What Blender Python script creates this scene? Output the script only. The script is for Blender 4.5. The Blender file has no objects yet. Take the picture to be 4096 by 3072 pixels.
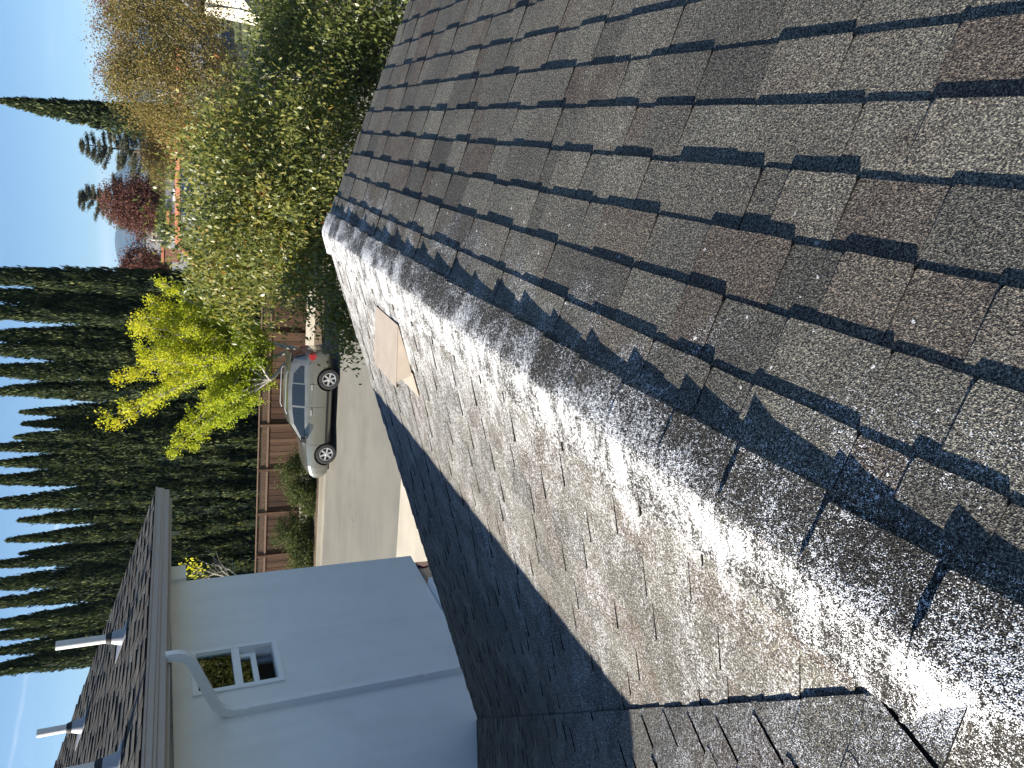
import bpy, bmesh, math, random
import numpy as np
from mathutils import Vector, Matrix

# ------------------------------------------------------------------ camera, sky, sun, exposure
scene = bpy.context.scene
COL = scene.collection
EYE = 5.5                                   # lens height above the street
F, CX, CY = 2840.0, 2048.0, 1536.0          # focal length / centre of the 4096 x 3072 picture
TH = math.atan((2048.0 - 640.0) / F)        # pitch down; the phone was held on its side (picture top = world right)
cT, sT = math.cos(TH), math.sin(TH)
FWD, UPV, RGT = Vector((0, cT, -sT)), Vector((0, sT, cT)), Vector((1, 0, 0))
cd = bpy.data.cameras.new('camera'); cam = bpy.data.objects.new('camera', cd); COL.objects.link(cam)
cd.sensor_fit = 'HORIZONTAL'; cd.sensor_width = 36.0; cd.lens = 36.0 * F / 4096.0
cd.clip_start = 0.05; cd.clip_end = 20000
cam.matrix_world = Matrix.Translation((0, 0, EYE)) @ Matrix((-UPV, RGT, -FWD)).transposed().to_4x4()
scene.camera = cam

AZ = math.radians(18.66)                    # heading of the near ridge
RV = Vector((math.sin(AZ), math.cos(AZ), 0)); PV = Vector((math.cos(AZ), -math.sin(AZ), 0))
SUNL = (PV + RV * 0.554 + Vector((0, 0, -0.60))).normalized()
TOSUN = -SUNL
SUN_EL = math.asin(TOSUN.z); SUN_AZ = math.atan2(TOSUN.x, TOSUN.y)
sd = bpy.data.lights.new('sun', 'SUN'); so = bpy.data.objects.new('sun', sd); COL.objects.link(so)
sd.energy = 5.0; sd.angle = math.radians(0.53); sd.color = (1.0, 0.93, 0.82)
so.rotation_euler = SUNL.to_track_quat('-Z', 'Y').to_euler(); so.location = (-30, -10, 40)

world = bpy.data.worlds.new('World'); scene.world = world; world.use_nodes = True
scene.view_settings.view_transform = 'Standard'; scene.view_settings.look = 'None'
scene.view_settings.exposure = 1.5; scene.view_settings.gamma = 1.0
scene.view_settings.use_curve_mapping = False
scene.cycles.use_denoising = True
scene.cycles.max_bounces = 6; scene.cycles.transparent_max_bounces = 8
scene.cycles.volume_bounces = 0

# ------------------------------------------------------------------ small helpers
R_ = random.Random(7); RNG = np.random.default_rng(11)
def ray(x, y):
    """Direction through photograph pixel (x, y)."""
    return FWD + RGT * ((CY - y) / F) - UPV * ((x - CX) / F)
def G(s, r, z=0.0):
    """House frame: s across the near ridge, r along it, z above the lens."""
    return PV * s + RV * r + Vector((0, 0, EYE + z))
EV, NV = Vector((0.98, -0.199, 0)).normalized(), Vector((0.199, 0.98, 0)).normalized()
def E(e, n, z=0.0):
    """Street frame: e along the street to the right, n away across it, z above the road."""
    return EV * e + NV * n + Vector((0, 0, z))
def hit_ground(x, y, z=0.0):
    d = ray(x, y); t = (z - EYE) / d.z; return Vector((0, 0, EYE)) + d * t
def hit_n(x, y, n):
    d = ray(x, y); t = n / d.dot(NV); return Vector((0, 0, EYE)) + d * t
def hit_s(x, y, s):
    d = ray(x, y); t = s / d.dot(PV); return (d.dot(RV) * t, d.z * t)
def hit_plane(x, y, p0, nrm):
    d = ray(x, y); o = Vector((0, 0, EYE)); t = (p0 - o).dot(nrm) / d.dot(nrm); return o + d * t

class NT:
    def __init__(self, tree): self.t = tree; self.n = tree.nodes; self.l = tree.links
    def node(self, typ, props=None, ins=None):
        nd = self.n.new(typ)
        for k, v in (props or {}).items(): setattr(nd, k, v)
        for k, v in (ins or {}).items(): self.put(nd.inputs[k], v)
        return nd
    def put(self, sock, v):
        if isinstance(v, bpy.types.NodeSocket): self.l.new(v, sock)
        elif isinstance(v, bpy.types.Node): self.l.new(v.outputs[0], sock)
        elif v is not None:
            if sock.type == 'RGBA' and len(v) == 3: v = (*v, 1)
            sock.default_value = v
    def m(self, op, a, b=None, c=None, clamp=False):
        nd = self.n.new('ShaderNodeMath'); nd.operation = op; nd.use_clamp = clamp
        for i, v in enumerate((a, b, c)): self.put(nd.inputs[i], v)
        return nd.outputs[0]
    def dot(self, v, w):
        nd = self.n.new('ShaderNodeVectorMath'); nd.operation = 'DOT_PRODUCT'; self.put(nd.inputs[0], v); nd.inputs[1].default_value = w
        return nd.outputs['Value']
    def comb(self, x, y, z=0.0):
        nd = self.n.new('ShaderNodeCombineXYZ')
        for i, v in enumerate((x, y, z)): self.put(nd.inputs[i], v)
        return nd.outputs[0]
    def noise(self, vec, scale, detail=2.0, rough=0.5, out=0, dist=0.0):
        nd = self.n.new('ShaderNodeTexNoise'); self.put(nd.inputs['Vector'], vec)
        nd.inputs['Scale'].default_value = scale; nd.inputs['Detail'].default_value = detail; nd.inputs['Roughness'].default_value = rough
        nd.inputs['Distortion'].default_value = dist
        return nd.outputs[out]
    def ramp(self, fac, stops, interp='LINEAR'):
        nd = self.n.new('ShaderNodeValToRGB'); cr = nd.color_ramp; cr.interpolation = interp
        while len(cr.elements) > 1: cr.elements.remove(cr.elements[-1])
        for i, (p, c) in enumerate(stops):
            e = cr.elements[0] if i == 0 else cr.elements.new(p)
            e.position = p; e.color = (*c, 1) if len(c) == 3 else c
        self.put(nd.inputs[0], fac); return nd.outputs[0]
    def mix(self, f, a, b, mode='MIX'):
        nd = self.n.new('ShaderNodeMix'); nd.data_type = 'RGBA'; nd.blend_type = mode
        self.put(nd.inputs[0], f); self.put(nd.inputs[6], a); self.put(nd.inputs[7], b); return nd.outputs[2]
    def smooth(self, v, lo, hi, a=0.0, b=1.0):
        nd = self.n.new('ShaderNodeMapRange'); nd.interpolation_type = 'SMOOTHSTEP'
        for i, x in enumerate((v, lo, hi, a, b)): self.put(nd.inputs[i], x)
        return nd.outputs[0]
    def bump(self, h, strength, dist, normal=None):
        nd = self.n.new('ShaderNodeBump'); nd.inputs['Strength'].default_value = strength; nd.inputs['Distance'].default_value = dist
        self.put(nd.inputs['Height'], h)
        if normal is not None: self.put(nd.inputs['Normal'], normal)
        return nd.outputs[0]
    def pos(self): return self.n.new('ShaderNodeNewGeometry').outputs['Position']
    def obj(self): return self.n.new('ShaderNodeTexCoord').outputs['Object']
    def attr(self, name, kind='GEOMETRY'):
        nd = self.n.new('ShaderNodeAttribute'); nd.attribute_name = name; nd.attribute_type = kind; return nd.outputs['Fac']

def mat(name):
    m = bpy.data.materials.new(name); m.use_nodes = True; m.node_tree.nodes.clear()
    t = NT(m.node_tree); t.out = t.n.new('ShaderNodeOutputMaterial'); t.mat = m; return t
def principled(t, **kw):
    b = t.n.new('ShaderNodeBsdfPrincipled')
    for k, v in kw.items():
        t.put(b.inputs[{'color': 'Base Color', 'rough': 'Roughness', 'metal': 'Metallic', 'spec': 'Specular IOR Level', 'normal': 'Normal', 'coat': 'Coat Weight', 'trans': 'Transmission Weight', 'ior': 'IOR', 'coat_rough': 'Coat Roughness'}[k]], v)
    t.l.new(b.outputs[0], t.out.inputs['Surface']); return b
def simple(name, c, rough=0.6, metal=0.0, spec=0.4, vary=0.12, scale=6.0, bump=0.0, bscale=60.0, coat=0.0):
    """Plain finish with mild dirt variation and fine relief."""
    t = mat(name); p = t.obj()
    n = t.noise(p, scale, 4, 0.6)
    k = t.m('MULTIPLY_ADD', n, 2 * vary, 1 - vary)
    col = t.mix(1.0, c, t.comb(k, k, k), 'MULTIPLY')
    kw = dict(color=col, rough=rough, metal=metal, spec=spec, coat=coat)
    if bump: kw['normal'] = t.bump(t.noise(p, bscale, 3), 0.6, bump)
    principled(t, **kw); return t.mat

class MB:
    """Collects faces of one mesh."""
    def __init__(self): self.v = []; self.f = []
    def add(self, vs, fs):
        o = len(self.v); self.v += [tuple(x) for x in vs]; self.f += [tuple(i + o for i in q) for q in fs]; return self
    def boxa(self, c, ax, ay, az):
        """Box with centre c and half-axis vectors."""
        c, ax, ay, az = map(Vector, (c, ax, ay, az))
        vs = [c + ax * i + ay * j + az * k for k in (-1, 1) for j in (-1, 1) for i in (-1, 1)]
        return self.add(vs, [(0, 2, 3, 1), (4, 5, 7, 6), (0, 1, 5, 4), (2, 6, 7, 3), (0, 4, 6, 2), (1, 3, 7, 5)])
    def box(self, x0, x1, y0, y1, z0, z1):
        return self.boxa(((x0 + x1) / 2, (y0 + y1) / 2, (z0 + z1) / 2), ((x1 - x0) / 2, 0, 0), (0, (y1 - y0) / 2, 0), (0, 0, (z1 - z0) / 2))
    def prism(self, poly, off):
        """Polygon (3-D points) swept by vector off, closed."""
        n = len(poly); off = Vector(off); poly = [Vector(p) for p in poly]
        return self.add(poly + [p + off for p in poly], [tuple(range(n))[::-1], tuple(range(n, 2 * n))] + [(i, (i + 1) % n, n + (i + 1) % n, n + i) for i in range(n)])
    def tube(self, pts, rad, k=8, cap=True):
        pts = [Vector(p) for p in pts]; rings = []
        if not hasattr(rad, '__len__'): rad = [rad] * len(pts)
        side = None
        for i, p in enumerate(pts):
            d = (pts[min(i + 1, len(pts) - 1)] - pts[max(i - 1, 0)]).normalized()
            if side is None: side = d.orthogonal().normalized()
            side = (side - d * side.dot(d)).normalized(); b = d.cross(side)
            rings.append([p + (side * math.cos(2 * math.pi * j / k) + b * math.sin(2 * math.pi * j / k)) * rad[i] for j in range(k)])
        vs = [v for r in rings for v in r]; fs = []
        for i in range(len(pts) - 1):
            for j in range(k):
                fs.append((i * k + j, i * k + (j + 1) % k, (i + 1) * k + (j + 1) % k, (i + 1) * k + j))
        if cap: fs += [tuple(range(k))[::-1], tuple(range((len(pts) - 1) * k, len(pts) * k))]
        return self.add(vs, fs)
    def sweep(self, pts, sec, up):
        """2-D section swept along points; section x across, y along 'up' made square to the path."""
        pts = [Vector(p) for p in pts]; up = Vector(up); k = len(sec); vs = []; fs = []
        for i, p in enumerate(pts):
            d = (pts[min(i + 1, len(pts) - 1)] - pts[max(i - 1, 0)]).normalized()
            sd_ = d.cross(up).normalized(); u2 = sd_.cross(d)
            vs += [p + sd_ * a + u2 * b for a, b in sec]
        for i in range(len(pts) - 1):
            for j in range(k): fs.append((i * k + j, i * k + (j + 1) % k, (i + 1) * k + (j + 1) % k, (i + 1) * k + j))
        fs += [tuple(range(k))[::-1], tuple(range((len(pts) - 1) * k, len(pts) * k))]
        return self.add(vs, fs)
    def lathe(self, prof, c=(0, 0, 0), axis='Z', k=24):
        vs = []; fs = []; m = len(prof)
        for j in range(k):
            a = 2 * math.pi * j / k
            for r, h in prof:
                x, y = r * math.cos(a), r * math.sin(a)
                q = (x, y, h) if axis == 'Z' else ((x, h, y) if axis == 'Y' else (h, x, y))
                vs.append((q[0] + c[0], q[1] + c[1], q[2] + c[2]))
        for j in range(k):
            for i in range(m - 1): fs.append((j * m + i, ((j + 1) % k) * m + i, ((j + 1) % k) * m + i + 1, j * m + i + 1))
        return self.add(vs, fs)
    def mesh(self, name, material=None, smooth=False, fix=True):
        me = bpy.data.meshes.new(name); me.from_pydata(self.v, [], self.f)
        if fix:
            bm = bmesh.new(); bm.from_mesh(me); bmesh.ops.recalc_face_normals(bm, faces=bm.faces); bm.to_mesh(me); bm.free()
        if material: me.materials.append(material)
        if smooth:
            me.polygons.foreach_set('use_smooth', [True] * len(me.polygons)); me.set_sharp_from_angle(angle=math.radians(35))
        return me
    def build(self, name, material, parent=None, smooth=False, fix=True):
        return link(name, self.mesh(name, material, smooth, fix), parent)

def world_of(o):
    m = o.matrix_basis.copy()
    if o.parent: m = world_of(o.parent) @ o.matrix_parent_inverse @ m
    return m
def link(name, me, parent=None, local=False):
    """Object of mesh me. A child's mesh is in world coordinates unless local."""
    o = bpy.data.objects.new(name, me); COL.objects.link(o)
    if parent is not None:
        o.parent = parent
        if not local: o.matrix_parent_inverse = world_of(parent).inverted()
    return o
def tag(o, label=None, cat=None, group=None, kind=None):
    for k, v in (('label', label), ('category', cat), ('group', group), ('kind', kind)):
        if v: o[k] = v
    return o
def empty(name, loc, rz=0.0):
    o = bpy.data.objects.new(name, None); COL.objects.link(o); o.location = loc; o.rotation_euler = (0, 0, rz); o.empty_display_size = 0.3
    return o
def copy_tree(o, parent=None):
    c = o.copy(); COL.objects.link(c)
    if parent is not None: c.parent = parent; c.matrix_parent_inverse = o.matrix_parent_inverse.copy()
    for ch in list(o.children): copy_tree(ch, c)
    return c

def unit(a): return a / np.maximum(np.linalg.norm(a, axis=1, keepdims=True), 1e-9)
def leaf_mesh(name, C, U, L, W, tint, material, fold=0.25, V=None, rng=RNG):
    """One small folded leaf (four corners) at each centre C along axis U."""
    n = len(C); U = unit(U)
    if V is None: V = rng.normal(size=(n, 3))
    V = V - U * (V * U).sum(1, keepdims=True); V = unit(V); N = np.cross(U, V)
    L = np.broadcast_to(L, n)[:, None]; W = np.broadcast_to(W, n)[:, None]
    vs = np.empty((n, 4, 3)); vs[:, 0] = C - U * L / 2; vs[:, 2] = C + U * L / 2
    vs[:, 1] = C + V * W / 2 + N * W * fold - U * L * 0.06; vs[:, 3] = C - V * W / 2 + N * W * fold - U * L * 0.06
    me = bpy.data.meshes.new(name); me.vertices.add(4 * n); me.vertices.foreach_set('co', vs.reshape(-1))
    me.loops.add(4 * n); me.loops.foreach_set('vertex_index', np.arange(4 * n, dtype=np.int32))
    me.polygons.add(n); me.polygons.foreach_set('loop_start', np.arange(0, 4 * n, 4, dtype=np.int32))
    at = me.attributes.new('tint', 'FLOAT', 'FACE'); at.data.foreach_set('value', np.ascontiguousarray(np.broadcast_to(tint, n), dtype=np.float32))
    me.update(calc_edges=True); me.materials.append(material); return me

# world sky with thin high cloud and a contrail
def build_world():
    t = NT(world.node_tree); t.n.clear()
    sky = t.node('ShaderNodeTexSky', {'sky_type': 'NISHITA', 'sun_disc': False, 'sun_elevation': SUN_EL, 'sun_rotation': SUN_AZ,
                                      'altitude': 30, 'air_density': 1.0, 'dust_density': 0.1, 'ozone_density': 3.0})
    d = t.n.new('ShaderNodeTexCoord').outputs['Generated']
    sp = t.node('ShaderNodeSeparateXYZ', ins={0: d}); z = t.m('MAXIMUM', sp.outputs[2], 0.02)
    u = t.m('DIVIDE', sp.outputs[0], t.m('ADD', z, 0.12)); v = t.m('DIVIDE', sp.outputs[1], t.m('ADD', z, 0.12))
    n1 = t.noise(t.comb(t.m('MULTIPLY', u, 0.45), t.m('MULTIPLY', v, 1.3)), 1.1, 6, 0.62, dist=0.8)
    n2 = t.noise(t.comb(u, v), 0.5, 3, 0.5)
    c = t.m('MULTIPLY', t.smooth(n1, 0.46, 0.80), t.smooth(n2, 0.40, 0.72))
    c = t.m('MULTIPLY', c, 0.42)
    # contrails: thin bands along two great circles
    def trail(a, b, wid, amp):
        nn = a.cross(b).normalized(); mid = ((a.normalized() + b.normalized()) / 2).normalized()
        k = t.m('ABSOLUTE', t.m('ADD', t.dot(d, nn), t.m('MULTIPLY_ADD', t.noise(d, 14, 3), 0.006, -0.003)))
        k = t.smooth(k, 0.0, wid, 1.0, 0.0)
        return t.m('MULTIPLY', t.m('MULTIPLY', k, t.smooth(t.noise(d, 9, 2), 0.3, 0.6)), t.m('MULTIPLY', t.smooth(t.dot(d, mid), 0.9, 0.97), amp))
    c = t.m('ADD', c, trail(ray(105, 2730), ray(40, 3060), 0.0035, 0.40))
    c = t.m('ADD', c, trail(ray(370, 20), ray(385, 300), 0.012, 0.22))
    c = t.m('MINIMUM', c, 0.8)
    col = t.mix(c, t.mix(1.0, sky.outputs[0], (0.79, 0.90, 1.02), 'MULTIPLY'), (7.5, 8.2, 9.0))
    bg = t.node('ShaderNodeBackground', ins={'Color': col, 'Strength': 0.051})
    o = t.n.new('ShaderNodeOutputWorld'); t.l.new(bg.outputs[0], o.inputs[0])
build_world()

# ------------------------------------------------------------------ materials
def roof_material(name, dust, k=1.0):
    t = mat(name); P = t.pos()
    s = t.dot(P, PV); r = t.dot(P, RV)
    tone = t.m('ADD', t.attr('tone', 'OBJECT'), t.attr('tone'))
    tone = t.m('ADD', tone, t.m('MULTIPLY_ADD', t.noise(P, 9.0, 3, 0.6), 0.5, -0.25), clamp=True)
    base = t.ramp(tone, [(0.0, (0.070, 0.068, 0.063)), (0.2, (0.090, 0.087, 0.079)), (0.42, (0.107, 0.103, 0.092)), (0.62, (0.128, 0.124, 0.110)),
                         (0.78, (0.103, 0.093, 0.082)), (0.90, (0.085, 0.072, 0.064)), (1.0, (0.105, 0.094, 0.082))])
    blotch = t.noise(P, 2.6, 3, 0.6)
    base = t.mix(1.0, base, t.ramp(blotch, [(0.3, (0.86 * k, 0.85 * k, 0.85 * k)), (0.7, (1.16 * k, 1.15 * k, 1.11 * k))]), 'MULTIPLY')
    g1 = t.noise(P, 230, 1, 0.6); g2 = t.noise(P, 520, 0, 0.5)
    gran = t.m('ADD', t.m('MULTIPLY', g1, 0.58), t.m('MULTIPLY', g2, 0.42))
    col = t.mix(1.0, base, t.ramp(gran, [(0.36, (0.16, 0.16, 0.18)), (0.47, (0.62, 0.62, 0.63)), (0.545, (1.30, 1.28, 1.22)), (0.66, (3.3, 3.15, 2.8))]), 'MULTIPLY')
    if dust:
        q = t.m('MULTIPLY_ADD', s, -1.0, -0.55)                   # metres left of the crest
        st = t.noise(t.comb(t.m('MULTIPLY', s, 1.0), t.m('MULTIPLY', r, 3.6)), 1.0, 3, 0.6)
        q2 = t.m('ADD', q, t.m('MULTIPLY_ADD', st, 0.85, -0.42))
        w = t.m('MULTIPLY_ADD', t.m('POWER', t.m('MAXIMUM', r, 0.0), 1.5), 0.115, 0.09)
        e = t.m('DIVIDE', t.m('MAXIMUM', q2, 0.0), w)
        left = t.m('MULTIPLY', t.m('POWER', 2.718, t.m('MULTIPLY', e, -0.80)), 0.60)
        fine_streak = t.noise(t.comb(t.m('MULTIPLY', s, 9.0), t.m('MULTIPLY', r, 60.0)), 1.0, 2, 0.6)
        left = t.m('MULTIPLY', left, t.smooth(fine_streak, 0.30, 0.62, 0.72, 1.12))
        left = t.m('ADD', left, t.smooth(t.m('ABSOLUTE', t.m('SUBTRACT', q, 0.05)), 0.0, 0.09, 0.05, 0.0))
        veil = t.smooth(q, 3.0, 0.4, 0.0, 0.26)
        veil = t.m('MULTIPLY', veil, t.smooth(st, 0.35, 0.65, 0.55, 1.35))
        left = t.m('MAXIMUM', left, veil)
        mid = t.noise(t.comb(t.m('MULTIPLY', s, 9.0), t.m('MULTIPLY', r, 14.0)), 1.0, 3, 0.65)
        left = t.m('MULTIPLY', left, t.smooth(mid, 0.34, 0.62, 0.62, 1.32))
        patch = t.noise(t.comb(s, r), 5.0, 3, 0.65)
        rgt = t.m('MULTIPLY', t.smooth(q, -0.15, 0.0, 0.20, 0.38), t.smooth(patch, 0.38, 0.62, 0.42, 1.6))
        tail = t.m('MULTIPLY', t.smooth(q, -0.45, -0.14, 0.0, 0.15), t.smooth(patch, 0.44, 0.66, 0.2, 2.3))
        rgt = t.m('MULTIPLY', t.m('MAXIMUM', tail, t.m('MULTIPLY', rgt, t.m('GREATER_THAN', q, -0.142))), t.smooth(r, 1.5, 4.6, 1.0, 1.45))
        cov = t.m('ADD', t.m('MULTIPLY', left, t.smooth(q, -0.03, 0.04)), t.m('MULTIPLY', rgt, t.smooth(q, -0.03, 0.04, 1.0, 0.0)))
        f1 = t.noise(P, 120, 2, 0.7)
        fn = t.m('ADD', t.m('MULTIPLY', f1, 0.50), t.m('MULTIPLY', g2, 0.50))
        th = t.m('MULTIPLY_ADD', cov, -0.30, 0.665)
        wm = t.m('MULTIPLY', t.smooth(t.m('SUBTRACT', fn, th), -0.03, 0.035), t.smooth(cov, 0.02, 0.10))
        col = t.mix(t.m('MULTIPLY', wm, 0.92), col, (0.76, 0.76, 0.76))
        vo = t.node('ShaderNodeTexVoronoi', {'feature': 'F1'}, {'Vector': P, 'Scale': 30.0})
        cr = t.m('MULTIPLY', t.m('LESS_THAN', vo.outputs['Distance'], t.m('MULTIPLY_ADD', f1, 0.42, -0.10)), t.m('GREATER_THAN', t.node('ShaderNodeSeparateColor', ins={0: vo.outputs['Color']}).outputs[0], t.smooth(t.m('ABSOLUTE', q), 0.05, 0.9, 0.72, 0.985)))
        col = t.mix(t.m('MULTIPLY', cr, t.smooth(t.m('ABSOLUTE', q), 0.25, 0.75, 0.85, 0.0)), col, (0.74, 0.74, 0.72))
    principled(t, color=col, rough=0.93, spec=0.2, normal=t.bump(gran, 0.9, 0.0045))
    return t.mat

M = {}
M['roof'] = roof_material('asphalt_granules_dusted', True)
M['cap'] = roof_material('dark_cap_granules_dusted', True, 0.50)
M['roof_up'] = roof_material('asphalt_granules', False)
def stucco():
    t = mat('painted_stucco'); P = t.pos()
    n = t.noise(P, 2.2, 5, 0.6); st = t.noise(t.comb(t.m('MULTIPLY', t.dot(P, RV), 6.0), t.m('MULTIPLY', t.dot(P, (0, 0, 1)), 0.6)), 1.0, 4, 0.6)
    c = t.ramp(t.m('ADD', t.m('MULTIPLY', n, 0.6), t.m('MULTIPLY', st, 0.4)), [(0.3, (0.76, 0.745, 0.71)), (0.52, (0.83, 0.82, 0.79)), (0.8, (0.85, 0.845, 0.82))])
    h = t.m('ADD', t.noise(P, 38, 4, 0.6), t.m('MULTIPLY', t.noise(P, 170, 3, 0.6), 0.5))
    principled(t, color=c, rough=0.9, spec=0.2, normal=t.bump(h, 0.5, 0.006)); return t.mat
M['stucco'] = stucco()
M['white'] = simple('white_trim_paint', (0.86, 0.86, 0.85), 0.45, vary=0.06)
M['downspout'] = simple('white_downspout_enamel', (0.84, 0.84, 0.82), 0.4, vary=0.07, scale=9)
M['gutter'] = simple('taupe_gutter_enamel', (0.42, 0.365, 0.325), 0.42, vary=0.07)
M['flash'] = simple('beige_painted_sheet_metal', (0.36, 0.305, 0.25), 0.6, vary=0.2, scale=12, bump=0.0006, bscale=160)
M['pvc'] = simple('weathered_plastic_pipe', (0.62, 0.60, 0.57), 0.55, vary=0.16, scale=14)
M['lead'] = simple('grey_lead_flashing', (0.30, 0.31, 0.33), 0.55, metal=0.3, vary=0.15, scale=15)
M['rubber'] = simple('black_rubber', (0.022, 0.022, 0.024), 0.7, vary=0.2)
M['edge'] = simple('cut_asphalt_edge', (0.010, 0.010, 0.011), 0.9, spec=0.1)
M['dark'] = simple('painted_room_darkness', (0.05, 0.048, 0.045), 0.9)  # the room's darkness is put into its wall colour
M['underlay'] = simple('roof_deck_felt', (0.03, 0.03, 0.03), 0.95)
def glassmat(name, c, rough=0.02, tr=0.0):
    t = mat(name); principled(t, color=c, rough=rough, spec=0.8, coat=0.6, coat_rough=0.01, normal=t.bump(t.noise(t.obj(), 2.0, 2), 0.02, 0.02)); return t.mat
def pane():
    t = mat('window_glass'); g = t.node('ShaderNodeBsdfGlossy', ins={'Color': (0.9, 0.95, 0.95), 'Roughness': 0.015})
    tr = t.node('ShaderNodeBsdfTransparent', ins={'Color': (0.75, 0.85, 0.82)})
    fr = t.node('ShaderNodeFresnel', ins={'IOR': 1.9}); ms = t.n.new('ShaderNodeMixShader')
    t.l.new(fr.outputs[0], ms.inputs[0]); t.l.new(tr.outputs[0], ms.inputs[1]); t.l.new(g.outputs[0], ms.inputs[2]); t.l.new(ms.outputs[0], t.out.inputs[0]); return t.mat
M['pane'] = pane()
def ground_mat(name, c1, c2, scale, rough=0.95, bump=0.01, fine=120, gran=0.35, crack=False):
    t = mat(name); P = t.pos()
    n = t.noise(P, scale, 5, 0.6); f = t.noise(P, fine, 2, 0.6)
    c = t.mix(t.smooth(n, 0.3, 0.7), c1, c2); k = t.m('MULTIPLY_ADD', f, 2 * gran, 1 - gran)
    c = t.mix(1.0, c, t.comb(k, k, k), 'MULTIPLY')
    if crack:
        w = t.noise(t.comb(t.m('MULTIPLY', t.dot(P, NV), 2.2), t.m('MULTIPLY', t.dot(P, EV), 0.10)), 1.0, 3)
        c = t.mix(t.smooth(w, 0.40, 0.65, 0.0, 0.35), c, tuple(x * 1.25 for x in c1))
        vv = t.node('ShaderNodeTexVoronoi', {'feature': 'DISTANCE_TO_EDGE'}, {'Vector': t.node('ShaderNodeVectorMath', {'operation': 'ADD'}, {0: P, 1: t.noise(P, 0.9, 3, out=1)}), 'Scale': 0.16})
        c = t.mix(t.smooth(vv.outputs[0], 0.0, 0.003, 0.25, 0.0), c, (0.05, 0.05, 0.05))
    principled(t, color=c, rough=rough, spec=0.2, normal=t.bump(f, 0.5, bump)); return t.mat
M['asphalt'] = ground_mat('worn_pale_asphalt', (0.165, 0.158, 0.135), (0.205, 0.197, 0.168), 0.6, crack=True, bump=0.004)
M['concrete'] = ground_mat('concrete', (0.40, 0.36, 0.29), (0.50, 0.455, 0.37), 0.9, bump=0.003, gran=0.2)
M['kerb'] = ground_mat('kerb_concrete', (0.24, 0.22, 0.18), (0.31, 0.285, 0.235), 0.9, bump=0.003, gran=0.25)
M['soil'] = ground_mat('bare_soil', (0.10, 0.075, 0.05), (0.15, 0.115, 0.075), 1.5, bump=0.02, fine=40)
M['earth'] = ground_mat('dry_ground', (0.14, 0.13, 0.075), (0.09, 0.11, 0.05), 0.05, bump=0.02, fine=20)
def wood():
    t = mat('weathered_fence_wood'); P = t.obj(); tone = t.m('ADD', t.attr('tone', 'OBJECT'), t.attr('tone'))
    g = t.noise(t.node('ShaderNodeMapping', ins={'Vector': t.pos(), 'Scale': (26, 26, 1.6)}), 1.0, 5, 0.6)
    c = t.ramp(t.m('MULTIPLY_ADD', tone, 0.5, t.m('MULTIPLY', g, 0.5)), [(0.15, (0.022, 0.013, 0.008)), (0.45, (0.052, 0.029, 0.018)), (0.8, (0.105, 0.064, 0.040))])
    principled(t, color=c, rough=0.85, spec=0.2, normal=t.bump(g, 0.5, 0.004)); return t.mat
M['wood'] = wood()
M['lattice'] = simple('grey_brown_lattice_wood', (0.14, 0.09, 0.062), 0.85, vary=0.25, scale=3)
def bark(name, c1, c2):
    t = mat(name); P = t.obj(); n = t.noise(t.node('ShaderNodeMapping', ins={'Vector': P, 'Scale': (14, 14, 4)}), 1.0, 5, 0.65)
    principled(t, color=t.mix(t.smooth(n, 0.3, 0.7), c1, c2), rough=0.9, spec=0.15, normal=t.bump(n, 0.7, 0.015)); return t.mat
M['bark'] = bark('brown_bark', (0.07, 0.05, 0.035), (0.17, 0.13, 0.09))
M['bark_pale'] = bark('pale_grey_bark', (0.22, 0.20, 0.17), (0.44, 0.41, 0.35))
def foliage(name, stops, trans=0.35, rough=0.5, spec=0.35):
    t = mat(name); c = t.ramp(t.attr('tint'), stops)
    b = t.n.new('ShaderNodeBsdfPrincipled'); t.put(b.inputs['Base Color'], c); b.inputs['Roughness'].default_value = rough; b.inputs['Specular IOR Level'].default_value = spec
    tr = t.node('ShaderNodeBsdfTranslucent', ins={'Color': t.mix(1.0, c, (1.5, 1.45, 0.75), 'MULTIPLY')})
    ms = t.node('ShaderNodeMixShader', ins={0: trans}); t.l.new(b.outputs[0], ms.inputs[1]); t.l.new(tr.outputs[0], ms.inputs[2]); t.l.new(ms.outputs[0], t.out.inputs[0]); return t.mat
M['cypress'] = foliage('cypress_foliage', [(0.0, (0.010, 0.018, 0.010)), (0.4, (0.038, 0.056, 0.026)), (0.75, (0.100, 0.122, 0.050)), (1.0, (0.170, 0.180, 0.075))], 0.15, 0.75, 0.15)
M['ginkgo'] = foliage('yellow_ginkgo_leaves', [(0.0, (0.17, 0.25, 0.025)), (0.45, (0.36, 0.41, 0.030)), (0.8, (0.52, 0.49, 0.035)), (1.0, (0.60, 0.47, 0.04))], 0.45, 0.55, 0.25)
M['pear'] = foliage('glossy_green_leaves', [(0.0, (0.038, 0.056, 0.018)), (0.35, (0.105, 0.130, 0.036)), (0.7, (0.215, 0.220, 0.062)), (0.93, (0.36, 0.32, 0.10)), (0.97, (0.30, 0.10, 0.03)), (1.0, (0.30, 0.07, 0.025))], 0.40, 0.40, 0.5)
M['olive'] = foliage('olive_brown_leaves', [(0.0, (0.075, 0.070, 0.028)), (0.5, (0.155, 0.132, 0.048)), (0.85, (0.26, 0.195, 0.07)), (1.0, (0.32, 0.17, 0.075))], 0.40, 0.6, 0.2)
M['orange'] = foliage('orange_tan_leaves', [(0.0, (0.16, 0.10, 0.04)), (0.5, (0.27, 0.175, 0.06)), (1.0, (0.40, 0.24, 0.09))], 0.40, 0.6, 0.2)
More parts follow.
